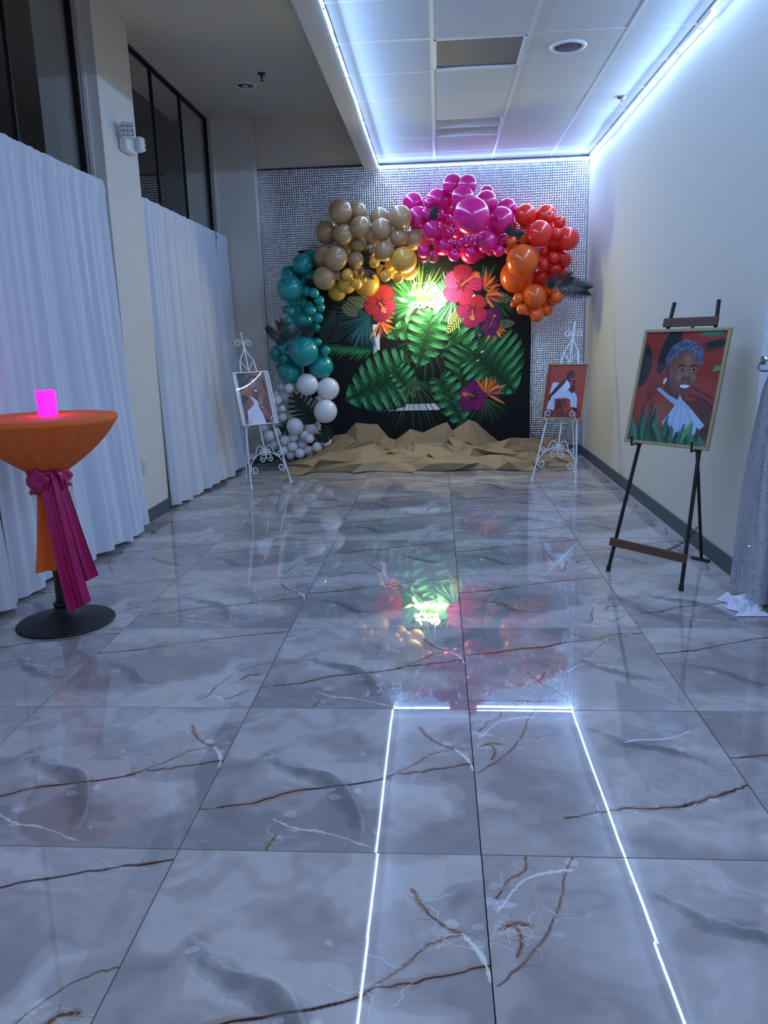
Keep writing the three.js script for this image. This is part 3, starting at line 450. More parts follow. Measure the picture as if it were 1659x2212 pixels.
// ---------------------------------------------------------------- artificial leaves tucked into the garland
const leafMat = std(0x0e2814, 0.55, { side: THREE.DoubleSide }), leafDark = std(0x0a1c0e, 0.6, { side: THREE.DoubleSide }), stemMat = std(0x1c3a1e, 0.5);
function bend(g, len, dip) { const p = g.attributes.position; for (let i = 0; i < p.count; i++) { const y = p.getY(i) / len, x = p.getX(i) / len; p.setZ(i, p.getZ(i) - dip * len * y * y - 0.35 * len * x * x); } g.computeVertexNormals(); return g; }
function frondBlades(len, wide, n) {                     // feather palm: paired narrow leaflets
  const list = [];
  for (let i = 0; i < n; i++) for (const s of [-1, 1]) {
    const y = (0.12 + 0.86 * i / n) * len, L = wide * (0.55 + 0.45 * Math.sin(Math.PI * (0.25 + 0.7 * i / n))), a = s * (1.05 - 0.6 * i / n), q = new THREE.PlaneGeometry(len * 0.034, L, 2, 4).translate(0, L / 2, 0), p = q.attributes.position;
    for (let k = 0; k < p.count; k++) { const v = p.getY(k) / L; p.setX(k, p.getX(k) * Math.sin(Math.PI * (0.12 + 0.86 * v))); p.setZ(k, Math.abs(p.getX(k)) * 0.5 - v * v * L * 0.12); }
    q.rotateZ(-a).translate(0, y, 0); list.push(q);
  }
  const tip = new THREE.PlaneGeometry(len * 0.04, len * 0.2, 2, 3).translate(0, len * 1.04, 0), p = tip.attributes.position; for (let k = 0; k < p.count; k++) p.setX(k, p.getX(k) * (1.15 - p.getY(k) / len) * 4);
  list.push(tip); return bend(merge(list), len, 0.1);
}
function lobedBlade(len, wide, n, notch) {               // split-leaf outline, solid with thickness
  const s = new THREE.Shape(), side = (k) => { const out = []; for (let i = 0; i < n; i++) { const t = i / n, w = wide * Math.pow(Math.sin(Math.PI * (0.22 + 0.74 * t)), 0.8); out.push([k * w * (1 - notch), (t + 0.02) * len * 0.92], [k * w * 0.92, (t + 0.3 / n + 0.12) * len * 0.92], [k * w, (t + 0.55 / n + 0.15) * len * 0.92], [k * w * 0.8, (t + 0.85 / n + 0.1) * len * 0.92], [k * w * (1 - notch), (t + 0.95 / n) * len * 0.92]); } return out; };
  s.moveTo(0, 0); for (const [x, y] of side(1)) s.lineTo(x, Math.min(y, len * 1.02)); s.lineTo(0, len * 1.06); for (const [x, y] of side(-1).reverse()) s.lineTo(x, Math.min(y, len * 1.02)); s.lineTo(0, 0);
  return bend(new THREE.ExtrudeGeometry(s, { depth: 0.0015, bevelEnabled: false, steps: 1 }), len, 0.08);
}
function leaf(name, label, pos, len, wide, spin, kind, mat = leafMat, lean = 0.2, turn = 0) {
  let z = -9; for (const b of garland) { const d = Math.hypot(b.p.x - pos[0], b.p.y - pos[1]); if (d < b.r) z = Math.max(z, b.p.z + Math.sqrt(b.r * b.r - d * d)); }
  if (z < -8.9) { const b = garland.reduce((m, q) => (Math.hypot(q.p.x - pos[0], q.p.y - pos[1]) - q.r < Math.hypot(m.p.x - pos[0], m.p.y - pos[1]) - m.r ? q : m)); z = b.p.z; pos = [b.p.x + (pos[0] - b.p.x) * b.r / Math.hypot(pos[0] - b.p.x, pos[1] - b.p.y), b.p.y + (pos[1] - b.p.y) * b.r / Math.hypot(pos[0] - b.p.x, pos[1] - b.p.y), z]; }
  const t = thing(name, label, 'leaf', [pos[0], pos[1], z + 0.012]); t.rotation.set(lean, turn, spin, 'ZXY');
  if (kind === 'palm') part('blades', frondBlades(len, wide, 18), mat, t);
  else { part('blade', lobedBlade(len, wide, kind === 'split' ? 7 : 5, kind === 'split' ? 0.72 : 0.6), mat, t); for (const s of [-1, 1]) for (let i = 0; i < 5; i++) part('vein', tube([V(0, (0.1 + i * 0.17) * len, 0.004), V(s * wide * 0.35, (0.2 + i * 0.17) * len, 0.003 - 0.03 * len), V(s * wide * 0.66, (0.27 + i * 0.15) * len, -0.09 * len)], 0.0012, 6, 5), stemMat, t); }
  part('stem', tube([V(0, -0.18 * len, 0), V(0, 0.1 * len, 0.002), V(0, 0.5 * len, -0.02 * len + 0.002), V(0, len, -(kind === 'palm' ? 0.1 : 0.08) * len + 0.002)], 0.003, 12, 6), stemMat, t);
}
leaf('palm_leaf', 'long dark palm leaf sticking out of the coral balloons toward the bare wall', [1.17, 1.78, -7.82], 0.32, 0.15, -1.75, 'palm', leafDark, 0.1, 0.2);
leaf('palm_leaf', 'short dark palm leaf above the long one by the coral balloons', [1.13, 1.79, -7.8], 0.2, 0.11, -1.2, 'palm', leafDark, 0.1, 0.1);
leaf('monstera_leaf', 'curled dark leaf at the root of the long palm leaf', [1.13, 1.75, -7.77], 0.11, 0.05, 0.1, 'monstera', leafDark, 0.1);
leaf('monstera_leaf', 'small dark leaf pointing up at the top of the orange balloons', [0.735, 2.26, -7.76], 0.11, 0.05, 0.25, 'monstera', leafDark, 0.15);
leaf('monstera_leaf', 'small green leaf lying sideways at the top of the orange balloons', [0.75, 2.275, -7.755], 0.12, 0.045, -1.45, 'monstera', leafMat, 0.1);
leaf('monstera_leaf', 'small monstera leaf on the hot pink balloons, tilted to the bare wall', [-0.055, 2.44, -7.78], 0.14, 0.06, -0.5, 'monstera', leafDark, 0.1);
leaf('monstera_leaf', 'small ragged leaf on the hot pink balloons, tilted to the curtain', [-0.06, 2.45, -7.77], 0.14, 0.05, 0.5, 'monstera', leafDark, 0.1);
leaf('palm_leaf', 'narrow green sprig under the lowest pink balloons above the neon sign', [-0.12, 2.09, -7.85], 0.14, 0.05, 2.1, 'palm', leafMat, 0.1);
leaf('palm_leaf', 'bright green palm tip hanging below the pink balloons', [-0.03, 2.13, -7.98], 0.17, 0.1, 2.75, 'palm', std(0x2f6a22, 0.5, { side: THREE.DoubleSide }), 0.1);
leaf('palm_leaf', 'dark palm leaf among the small golden balloons, reaching up', [-0.82, 2.02, -7.76], 0.2, 0.085, -0.75, 'palm', leafMat, 0.1);
leaf('palm_leaf', 'bluish dark leaf among the small golden balloons, tilted to the curtain', [-0.84, 2.0, -7.765], 0.15, 0.07, 0.35, 'palm', std(0x1f3a36, 0.5, { side: THREE.DoubleSide }), 0.1);
leaf('palm_leaf', 'dark palm leaf among the small golden balloons, drooping to the bare wall', [-0.8, 2.0, -7.755], 0.17, 0.09, -1.95, 'palm', leafDark, 0.1);
leaf('palm_leaf', 'tiny dark leaf beside the lowest yellow balloons above the neon sign', [-0.57, 1.97, -7.8], 0.1, 0.04, -0.9, 'palm', leafDark, 0.1);
leaf('monstera_leaf', 'dark leaf between the teal and the tan balloons', [-1.32, 1.93, -7.86], 0.18, 0.08, -2.6, 'monstera', leafDark, 0.1);
leaf('palm_leaf', 'dark palm leaf spread over the teal balloons toward the print', [-1.16, 1.26, -7.87], 0.31, 0.17, -0.45, 'palm', leafMat, 0.05);
leaf('palm_leaf', 'dark palm leaf across the teal balloons, upper tip curling up', [-1.5, 1.3, -7.85], 0.24, 0.13, -0.95, 'palm', leafDark, 0.1);
leaf('palm_leaf', 'dark palm leaf under the small teal balloons, leaning to the curtain', [-1.47, 1.28, -7.84], 0.25, 0.11, 0.45, 'palm', leafDark, 0.1);
leaf('palm_leaf', 'dark palm leaf tip over the sequin wall beside the teal balloons', [-1.55, 1.27, -8.0], 0.26, 0.08, 0.75, 'palm', leafDark, 0.1);
leaf('philodendron_leaf', 'large split green leaf lying over the white balloons', [-1.31, 0.46, -7.8], 0.38, 0.17, 0.55, 'split', leafMat, 0.15);
leaf('monstera_leaf', 'dark leaf behind the framed picture, low in the white balloons', [-1.42, 0.5, -7.8], 0.26, 0.08, 1.95, 'monstera', leafDark, 0.1);
leaf('monstera_leaf', 'dark monstera leaf at the edge of the white balloons near the paper', [-1.21, 0.27, -7.8], 0.19, 0.085, -0.35, 'monstera', leafDark, 0.1);
leaf('monstera_leaf', 'narrow dark leaf between the small white balloons', [-1.31, 0.35, -7.79], 0.16, 0.035, 3.75, 'monstera', leafDark, 0.1);

// ---------------------------------------------------------------- neon sign: Let's party
{
  const S = 0.00040, cx = 790, cy = 900, t = thing('neon_sign', 'glowing yellow neon script sign hanging in front of the printed panel', 'neon sign', [-0.114, 1.71, -8.27]);
  const neon = std(0xffffff, 0.5, { emissive: NEON_COLOR, emissiveIntensity: NEON_TUBE });
  const stroke = (pts) => part('letter_tube', tube(pts.map(([a, b]) => V((a - cx) * S, (cy - b) * S, 0)), 0.0062, pts.length * 6, 8), neon, t);
  stroke([[545, 500], [490, 545], [455, 660], [425, 780], [370, 800], [345, 750], [410, 735], [500, 810], [600, 800], [680, 730], [690, 660], [645, 640], [605, 720], [640, 800], [710, 785], [780, 690], [835, 520]]);
  stroke([[835, 520], [790, 640], [775, 760], [815, 800], [870, 770], [930, 660], [975, 625], [965, 690], [1000, 750], [950, 800], [890, 785]]);
  stroke([[735, 605], [820, 585], [905, 580]]); stroke([[930, 490], [940, 530], [915, 575]]); stroke([[980, 500], [1050, 600], [1010, 660]]);
  stroke([[335, 1070], [420, 1010], [475, 965], [440, 1080], [370, 1230], [330, 1300], [305, 1260], [380, 1150], [480, 1020], [550, 965], [590, 1010], [555, 1085], [480, 1120]]);
  stroke([[715, 1000], [650, 985], [595, 1060], [620, 1125], [680, 1090], [725, 1000], [710, 1095], [745, 1115], [800, 1010], [825, 965], [845, 1010], [900, 1000], [875, 1085], [915, 1105], [970, 1010], [1005, 915]]);
  stroke([[1005, 915], [960, 1050], [970, 1110], [1030, 1080], [1075, 990], [1060, 1070], [1095, 1085], [1150, 990], [1120, 1110], [1080, 1230], [1045, 1250], [1040, 1190], [1120, 1110], [1210, 1090], [1290, 1060]]);
  stroke([[890, 985], [990, 970], [1100, 960]]); stroke([[1150, 985], [1210, 970], [1200, 1010]]);
  const wire = std(0xc8c4a0, 0.4), at = (a, b, z = -0.004) => V((a - cx) * S, (cy - b) * S, z);
  part('top_wire', tube([at(545, 500), at(760, 502), at(980, 500)], 0.0015, 8, 5), wire, t);
  for (const [a, b, c, d] of [[545, 500, 680, -80], [930, 490, 730, -80], [930, 490, 850, -20], [985, 690, 985, 900], [840, 790, 840, 960]]) part('hanging_wire', rod(at(a, b), at(c, d, b < 500 || b === 500 ? 0.1 : -0.004), 0.0014, 5), wire, t);
  const l = new THREE.RectAreaLight(NEON_COLOR, NEON_AREA, 0.36, 0.014); l.rotation.y = Math.PI; l.position.set(0.0, -0.06, 0.012);
  const l2 = new THREE.RectAreaLight(NEON_COLOR, NEON_AREA, 0.26, 0.014); l2.rotation.y = Math.PI; l2.position.set(-0.04, 0.1, 0.012); t.add(l, l2);
}

// ---------------------------------------------------------------- crumpled kraft paper along the foot of the panel
{
  const t = thing('kraft_paper', 'crumpled brown kraft paper bunched along the foot of the backdrop', 'paper', [0, 0, 0]);
  const keys = [[-1.62, 0.02], [-1.5, 0.1], [-1.34, 0.16], [-1.05, 0.24], [-0.83, 0.35], [-0.68, 0.34], [-0.6, 0.24], [-0.3, 0.22], [0.02, 0.27], [0.2, 0.31], [0.36, 0.3], [0.5, 0.19], [0.8, 0.2], [1.0, 0.26], [1.18, 0.22], [1.32, 0.1], [1.4, 0.02]];
  const top = (x) => { for (let i = 1; i < keys.length; i++) if (x <= keys[i][0]) { const [a, b] = [keys[i - 1], keys[i]], q = Math.max(0, (x - a[0]) / (b[0] - a[0])); return a[1] + (b[1] - a[1]) * q; } return 0.02; };
  const sheet = (x0, x1, zBack, zFront, hk, seed, lift, nx, nz) => {       // folded into flat facets that meet in sharp creases
    const node = [], H = (i, j) => hash(i + seed * 100, j + seed * 57), g = [];
    for (let j = 0; j <= nz; j++) for (let i = 0; i <= nx; i++) {
      const u = (i + (i > 0 && i < nx ? (H(i, j) - 0.5) * 0.95 : 0)) / nx, v = (j + (j > 0 && j < nz ? (H(i + 31, j) - 0.5) * 0.8 : 0)) / nz, x = x0 + (x1 - x0) * u, edge = Math.min(1, Math.min(u, 1 - u) * 8);
      const back = [0.88, 1, 0.5, 0.66, 0.28, 0.45, 0.14, 0.03][Math.round(v * 7)], y = top(x) * hk * edge * back * (0.5 + 0.8 * H(i + 7, j + 3)) + (j === nz ? 0 : lift + 0.05 * H(i, j + 11) * (j > 0 ? 1 : 0.4));
      node.push(V(x + (H(i + 5, j + 5) - 0.5) * 0.13, 0.003 + Math.max(0, y), zBack + (zFront - zBack + (H(i, 77) - 0.5) * 0.16) * v + (H(i + 3, j + 9) - 0.5) * 0.15 * (j > 0 ? 1 : 0)));
    }
    for (let j = 0; j < nz; j++) for (let i = 0; i < nx; i++) { const a = node[j * (nx + 1) + i], b = node[j * (nx + 1) + i + 1], c = node[(j + 1) * (nx + 1) + i], d = node[(j + 1) * (nx + 1) + i + 1]; if (H(i + 60, j) < 0.5) g.push(a, c, b, b, c, d); else g.push(a, c, d, a, d, b); }
    const fine = []; // every facet is buckled a little: split in four with the midpoints shifted
    const key = new Map(), midp = (p, q) => { const k = [p.x + q.x, p.y + q.y, p.z + q.z].map((w) => w.toFixed(4)).join(); if (!key.has(k)) { const m = p.clone().add(q).multiplyScalar(0.5), w = p.distanceTo(q) * 0.07; m.y = Math.max(0.003, m.y + (rnd() - 0.5) * w); m.z += (rnd() - 0.5) * w; key.set(k, m); } return key.get(k); };
    for (let i = 0; i < g.length; i += 3) { const [a, b, c] = [g[i], g[i + 1], g[i + 2]], p = midp(a, b), q = midp(b, c), r = midp(c, a); fine.push(a, p, r, p, b, q, r, q, c, p, q, r); }
    const out = new THREE.BufferGeometry().setFromPoints(fine); out.setAttribute('uv', new THREE.Float32BufferAttribute(fine.flatMap((p) => [p.x, p.z + p.y]), 2)); return toCreasedNormals(out, 0.22);
  };
  const kraft = std(0xa58a62, 0.7, { side: THREE.DoubleSide });
  part('rear_fold', sheet(-1.5, 1.36, -8.4, -7.88, 1.05, 3, 0.02, 19, 7), kraft, t);
  part('front_fold', sheet(-1.57, 1.0, -8.14, -7.62, 0.62, 17, 0.03, 13, 7), kraft, t);
  part('end_fold', sheet(0.35, 1.42, -8.3, -7.85, 0.8, 42, 0.03, 8, 7), kraft, t);
}
// ---------------------------------------------------------------- framed portraits (flat prints under acrylic) and their easels
function skinGrad(x, cx, cy, r, a, b) { const g = x.createRadialGradient(cx, cy, r * 0.1, cx, cy, r); g.addColorStop(0, a); g.addColorStop(1, b); return g; }
function blob(x, pts, fill) { x.fillStyle = fill; x.beginPath(); const n = pts.length, mid = (a, b) => [(a[0] + b[0]) / 2, (a[1] + b[1]) / 2]; let m = mid(pts[n - 1], pts[0]); x.moveTo(...m); for (let i = 0; i < n; i++) { const e = mid(pts[i], pts[(i + 1) % n]); x.quadraticCurveTo(pts[i][0], pts[i][1], e[0], e[1]); } x.fill(); }
function fern(x, bx, by, tx, ty, w, col, n = 16) { const L = leafAxis(x, bx, by, tx, ty); x.strokeStyle = col; x.lineWidth = 3; x.beginPath(); x.moveTo(0, 0); x.lineTo(L, 0); x.stroke(); x.fillStyle = col; for (let i = 0; i < n; i++) for (const s of [-1, 1]) { const a = i / n * L, k = w * Math.sin(Math.PI * (0.2 + 0.75 * i / n)); x.beginPath(); x.moveTo(a, 0); x.quadraticCurveTo(a + L / n * 0.4, s * k * 0.6, a + L / n * 1.4, s * k); x.quadraticCurveTo(a + L / n * 1.4, s * k * 0.4, a + L / n * 0.95, 0); x.fill(); } x.restore(); }
function face(x, cx, cy, w, h, turn, tone, teeth = true) {  // smiling face; turn shifts the features sideways
  const [hi, mid, lo] = tone, o = turn * w * 0.22;
  blob(x, [[cx - w * 0.5, cy - h * 0.28], [cx - w * 0.3, cy - h * 0.52], [cx + w * 0.3, cy - h * 0.52], [cx + w * 0.5, cy - h * 0.28], [cx + w * 0.49, cy + h * 0.12], [cx + w * 0.3 + o * 0.3, cy + h * 0.42], [cx + o * 0.6, cy + h * 0.54], [cx - w * 0.3 + o * 0.3, cy + h * 0.42], [cx - w * 0.49, cy + h * 0.12]], skinGrad(x, cx + o * 0.8, cy - h * 0.08, h * 0.6, mid, lo));
  const soft = (a, b, r0, c) => { const r = r0 * 1.35; x.globalAlpha = 0.62; const g = x.createRadialGradient(a, b, 0, a, b, r); g.addColorStop(0, c); g.addColorStop(1, 'rgba(0,0,0,0)'); x.fillStyle = g; x.fillRect(a - r, b - r, 2 * r, 2 * r); x.globalAlpha = 1; };
  soft(cx + o * 0.7, cy - h * 0.3, w * 0.3, hi); soft(cx - w * 0.24 + o, cy + h * 0.1, w * 0.2, hi); soft(cx + w * 0.24 + o, cy + h * 0.1, w * 0.18, hi); soft(cx + o * 1.1, cy + h * 0.02, w * 0.1, hi);
  for (const s of [-1, 1]) {
    const ex = cx + s * w * 0.2 + o; x.strokeStyle = '#150a08'; x.lineCap = 'round';
    x.lineWidth = w * 0.035; x.beginPath(); x.moveTo(ex - w * 0.12, cy - h * 0.125); x.quadraticCurveTo(ex, cy - h * 0.19, ex + w * 0.12, cy - h * 0.13); x.stroke();
    x.fillStyle = '#efe6e0'; x.beginPath(); x.ellipse(ex, cy - h * 0.062, w * 0.095, h * 0.03, 0, 0, 7); x.fill(); x.fillStyle = '#170c0a'; x.beginPath(); x.arc(ex + o * 0.12, cy - h * 0.06, h * 0.031, 0, 7); x.fill();
    x.lineWidth = w * 0.03; x.beginPath(); x.moveTo(ex - w * 0.1, cy - h * 0.055); x.quadraticCurveTo(ex, cy - h * 0.1, ex + w * 0.1, cy - h * 0.055); x.stroke();
  }
  soft(cx - w * 0.1 + o * 1.2, cy + h * 0.12, w * 0.09, lo); soft(cx + w * 0.1 + o * 1.2, cy + h * 0.12, w * 0.09, lo);
  x.fillStyle = 'rgba(25,8,6,0.75)'; for (const s of [-1, 1]) { x.beginPath(); x.ellipse(cx + s * w * 0.055 + o * 1.2, cy + h * 0.125, w * 0.032, h * 0.014, 0, 0, 7); x.fill(); }
  const my = cy + h * 0.26, mx = cx + o * 1.05, mw = w * 0.24;
  blob(x, [[mx - mw, my - h * 0.01], [mx - mw * 0.5, my - h * 0.05], [mx, my - h * 0.035], [mx + mw * 0.5, my - h * 0.05], [mx + mw, my - h * 0.01], [mx + mw * 0.5, my + h * 0.09], [mx - mw * 0.5, my + h * 0.09]], '#6a2a2c');
  if (teeth) blob(x, [[mx - mw * 0.85, my - h * 0.005], [mx, my - h * 0.025], [mx + mw * 0.85, my - h * 0.005], [mx + mw * 0.4, my + h * 0.055], [mx - mw * 0.4, my + h * 0.055]], '#f4f0ec');
}
function poly(x, pts, fill) { x.fillStyle = fill; x.beginPath(); for (const p of pts) x.lineTo(...p); x.closePath(); x.fill(); }
function creases(x, list, col, w) { x.strokeStyle = col; x.lineCap = 'round'; x.lineWidth = w; for (const [a, b, c, d, e, f] of list) { x.beginPath(); x.moveTo(a, b); x.quadraticCurveTo(c, d, e, f); x.stroke(); } }
const TONE = ['rgba(232,172,142,0.75)', '#a86e56', '#623a2c'], TONE2 = ['rgba(246,206,182,0.7)', '#9c644e', '#583226'];
function printLaughing() {                               // half-length, hand at the cheek, white strips at both sides
  const [c, x] = canvas(740, 1000); x.fillStyle = '#d2d4e2'; x.fillRect(0, 0, 740, 1000); x.save(); x.beginPath(); x.rect(62, 0, 610, 1000); x.clip();
  x.fillStyle = '#ab4a42'; x.fillRect(0, 0, 740, 1000);
  blob(x, [[40, -40], [330, -30], [350, 90], [270, 190], [200, 260], [120, 360], [40, 380]], '#161a18'); blob(x, [[60, 400], [190, 420], [240, 540], [150, 660], [40, 640]], '#2c1414'); blob(x, [[230, 30], [300, 20], [320, 80], [265, 110]], '#8a4a40'); blob(x, [[80, 260], [150, 120], [240, 60], [170, 230], [110, 350]], '#20241c');
  for (let i = 0; i < 8; i++) { const L = leafAxis(x, 560, 60 + i * 14, 668, 150 + i * 46); x.fillStyle = i % 2 ? '#2c3020' : '#40462e'; x.beginPath(); x.moveTo(-20, 0); x.quadraticCurveTo(L * 0.5, -38, L, 0); x.quadraticCurveTo(L * 0.5, 34, -20, 0); x.fill(); x.restore(); }
  blob(x, [[70, 700], [80, 590], [180, 520], [300, 490], [480, 480], [620, 460], [690, 560], [700, 1040], [60, 1040]], skinGrad(x, 300, 620, 460, '#9c624c', '#4c2618'));
  poly(x, [[330, 380], [480, 380], [500, 500], [440, 580], [370, 560], [310, 500]], '#5c3628');
  blob(x, [[262, 300], [262, 150], [330, 50], [450, 40], [530, 120], [540, 290], [490, 200], [400, 120], [310, 190]], '#1c1310');
  face(x, 402, 245, 250, 385, 0.12, TONE2); poly(x, [[276, 230], [276, 150], [320, 72], [400, 40], [485, 70], [530, 150], [530, 230], [512, 160], [470, 112], [402, 96], [332, 116], [292, 165]], '#1e1411');
  poly(x, [[262, 470], [284, 455], [392, 545], [446, 700], [500, 1000], [130, 1000], [140, 800], [150, 735], [280, 650], [330, 590]], '#dfe5f4'); poly(x, [[470, 640], [500, 650], [552, 760], [520, 740]], '#e6eaf6');
  creases(x, [[300, 520, 330, 640, 180, 960], [340, 540, 380, 700, 260, 1000], [380, 600, 400, 760, 340, 1000], [160, 740, 260, 720, 420, 820], [150, 820, 240, 800, 440, 960]], 'rgba(140,155,195,0.55)', 6);
  blob(x, [[600, 450], [690, 520], [700, 1010], [600, 1010], [560, 900], [590, 700]], skinGrad(x, 640, 650, 300, '#7c4c3a', '#3f2118'));
  poly(x, [[436, 660], [500, 640], [560, 720], [640, 850], [672, 900], [672, 1000], [590, 1000], [500, 850], [430, 740]], skinGrad(x, 540, 780, 220, '#94604a', '#54301f'));
  poly(x, [[430, 740], [405, 660], [418, 560], [446, 470], [468, 400], [486, 402], [488, 450], [512, 360], [530, 335], [546, 345], [540, 430], [530, 520], [518, 600], [500, 660], [470, 720]], skinGrad(x, 470, 540, 230, '#b07e66', '#6a4030')); creases(x, [[486, 450, 478, 520, 470, 600], [510, 430, 505, 520, 492, 610], [450, 480, 445, 540, 440, 600]], 'rgba(60,30,20,0.6)', 4);
  x.fillStyle = '#e8eef8'; x.beginPath(); x.arc(486, 690, 14, 0, 7); x.fill(); x.restore(); return colorTexture(c);
}
function printSeated() {                                 // full-length, seated on a white chair
  const [c, x] = canvas(760, 1000); x.fillStyle = '#b8452e'; x.fillRect(0, 0, 760, 1000); poly(x, [[0, 0], [62, 0], [62, 790], [0, 860]], '#9c3a2c'); poly(x, [[0, 850], [62, 790], [760, 900], [760, 1000], [0, 1000]], '#8e2f30');
  poly(x, [[190, 660], [420, 650], [440, 830], [220, 840]], 'rgba(70,18,20,0.65)'); creases(x, [[228, 690, 224, 770, 212, 860], [360, 690, 410, 800, 455, 915]], '#c08a66', 12);
  poly(x, [[118, 345], [150, 328], [240, 332], [270, 400], [230, 520], [100, 560], [96, 500]], '#d4d8ea');
  poly(x, [[400, 245], [420, 290], [478, 400], [440, 470], [410, 510], [225, 510], [250, 430], [300, 350], [360, 280]], '#e0e4f3');
  poly(x, [[110, 520], [225, 490], [410, 485], [540, 500], [600, 545], [640, 640], [650, 800], [535, 790], [505, 650], [420, 620], [205, 640], [212, 860], [66, 842], [90, 700]], '#ccd6ee'); creases(x, [[220, 500, 330, 540, 420, 500], [130, 560, 200, 640, 140, 830], [170, 600, 220, 700, 180, 840], [500, 530, 560, 600, 580, 780], [540, 540, 610, 640, 610, 780], [300, 380, 340, 440, 300, 500], [200, 655, 320, 665, 430, 625]], 'rgba(120,135,180,0.6)', 5);
  poly(x, [[385, 240], [340, 260], [280, 320], [200, 420], [100, 560], [76, 640], [86, 690], [120, 670], [130, 600], [210, 520], [300, 420], [370, 330]], skinGrad(x, 300, 340, 330, '#5c382c', '#2c1611'));
  poly(x, [[480, 400], [470, 480], [500, 530], [545, 525], [566, 470], [562, 360], [575, 310], [545, 290], [515, 300], [520, 380]], skinGrad(x, 520, 420, 160, '#5c382c', '#2f1812'));
  blob(x, [[370, 270], [385, 140], [440, 100], [510, 110], [535, 180], [510, 290], [440, 320]], '#2f1c16'); face(x, 462, 212, 118, 190, 0.75, ['rgba(200,140,112,0.6)', '#66402f', '#33190f']);
  blob(x, [[495, 320], [520, 285], [575, 290], [585, 335], [530, 355]], '#54332a'); blob(x, [[90, 900], [160, 890], [200, 940], [150, 975], [80, 960]], '#2c1614'); blob(x, [[560, 800], [640, 805], [690, 880], [620, 920]], '#2c1614');
  return colorTexture(c);
}
function printCloseUp() {                                // head and shoulders among ferns
  const [c, x] = canvas(800, 1000); x.fillStyle = '#a2301f'; x.fillRect(0, 0, 800, 1000);
  blob(x, [[0, 100], [60, 120], [110, 260], [90, 440], [20, 520], [-20, 500]], '#1c1c22'); blob(x, [[230, -40], [370, -40], [370, 90], [270, 280], [190, 420], [150, 260]], '#1d1d1e'); x.strokeStyle = 'rgba(80,26,20,0.45)'; for (let i = 0; i < 18; i++) { x.lineWidth = 5; x.beginPath(); x.moveTo(130, 640); x.quadraticCurveTo(70 + i * 16, 400, 60 + i * 22, 90 + i * 6); x.stroke(); }
  for (let i = 0; i < 14; i++) { const L = leafAxis(x, 640, -60, 520 + i * 21, 62 - Math.abs(i - 7) * 3); x.fillStyle = i % 2 ? '#2e7a56' : '#49a078'; x.beginPath(); x.moveTo(0, 0); x.quadraticCurveTo(L * 0.6, -14, L, 0); x.quadraticCurveTo(L * 0.6, 14, 0, 0); x.fill(); x.restore(); }
  for (let i = 0; i < 16; i++) { const L = leafAxis(x, 800, 60 + i * 2, 545 + i * 13, 120 + (i % 5) * 22 - i * 3); x.fillStyle = i % 3 ? '#101c16' : '#1c3a2a'; x.beginPath(); x.moveTo(0, 0); x.quadraticCurveTo(L * 0.5, -17, L, 0); x.quadraticCurveTo(L * 0.5, 15, 0, 0); x.fill(); x.restore(); }
  poly(x, [[800, 290], [740, 300], [715, 345], [760, 345], [800, 330]], '#4fa864');
  blob(x, [[40, 960], [70, 800], [170, 680], [300, 590], [440, 590], [580, 610], [720, 640], [800, 760], [820, 1020], [40, 1020]], skinGrad(x, 260, 740, 460, '#a05840', '#4c2018')); blob(x, [[560, 640], [660, 560], [780, 640], [820, 760], [800, 880], [690, 760]], '#5e2c24'); creases(x, [[520, 470, 640, 520, 800, 600], [540, 560, 660, 560, 790, 660]], 'rgba(60,18,14,0.6)', 22);
  poly(x, [[300, 420], [520, 520], [500, 600], [450, 640], [330, 600], [280, 520]], '#5c3226');
  blob(x, [[250, 330], [245, 200], [330, 90], [470, 70], [590, 130], [620, 230], [560, 190], [450, 160], [350, 220], [310, 320]], '#4d566c'); for (let i = 0; i < 420; i++) { const a = rr(2.75, 6.05), r = rr(118, 178); x.fillStyle = ['#8a96b6', '#2e3448', '#5e6a88'][i % 3]; x.beginPath(); x.ellipse(430 + Math.cos(a) * r * 1.05, 250 + Math.sin(a) * r, 7, 4, a, 0, 7); x.fill(); }
  face(x, 440, 365, 290, 430, 0.6, TONE); for (let i = 0; i < 520; i++) { const a = Math.PI * (1.0 + 1.0 * (i / 519)), k = 0.78 + 0.34 * hash(i, 5), side = Math.abs(Math.cos(a)); x.fillStyle = ['#8a96b6', '#2e3448', '#5e6a88', '#404a62'][i % 4]; x.beginPath(); x.ellipse(442 + Math.cos(a) * 158 * (side > 0.85 ? Math.max(k, 0.93) : k), 292 + Math.sin(a) * 160 * k, 9, 5, a, 0, 7); x.fill(); } blob(x, [[252, 300], [290, 300], [310, 400], [280, 430]], '#5c3226'); x.fillStyle = '#cfe0ea'; x.beginPath(); x.ellipse(275, 440, 15, 30, 0.3, 0, 7); x.fill();
  poly(x, [[205, 520], [232, 500], [330, 560], [442, 610], [430, 660], [330, 600]], '#a9c2de'); poly(x, [[452, 556], [480, 600], [600, 690], [745, 815], [640, 930], [560, 980], [380, 960], [325, 810], [380, 730], [425, 650]], '#b4cae4'); creases(x, [[455, 580, 440, 760, 400, 940], [470, 610, 520, 760, 500, 960], [500, 640, 620, 760, 640, 900], [230, 515, 330, 580, 430, 640]], 'rgba(90,115,165,0.5)', 7);
  const g = ['#0f2e20', '#1c5c3e', '#2f8058', '#16442e', '#3a8a66']; for (let i = 0; i < 40; i++) { const u = i / 39, bx = 20 + u * 760, top = u < 0.42 ? 620 + 180 * Math.abs(u - 0.2) * 3 : 850 - 60 * Math.sin((u - 0.4) * 5); fern(x, bx, 1020, bx + rr(-90, 70), top + rr(0, 160), 30, g[i % 5], 17); } fern(x, 550, 960, 622, 790, 30, '#4fae62', 9);
  return colorTexture(c);
}
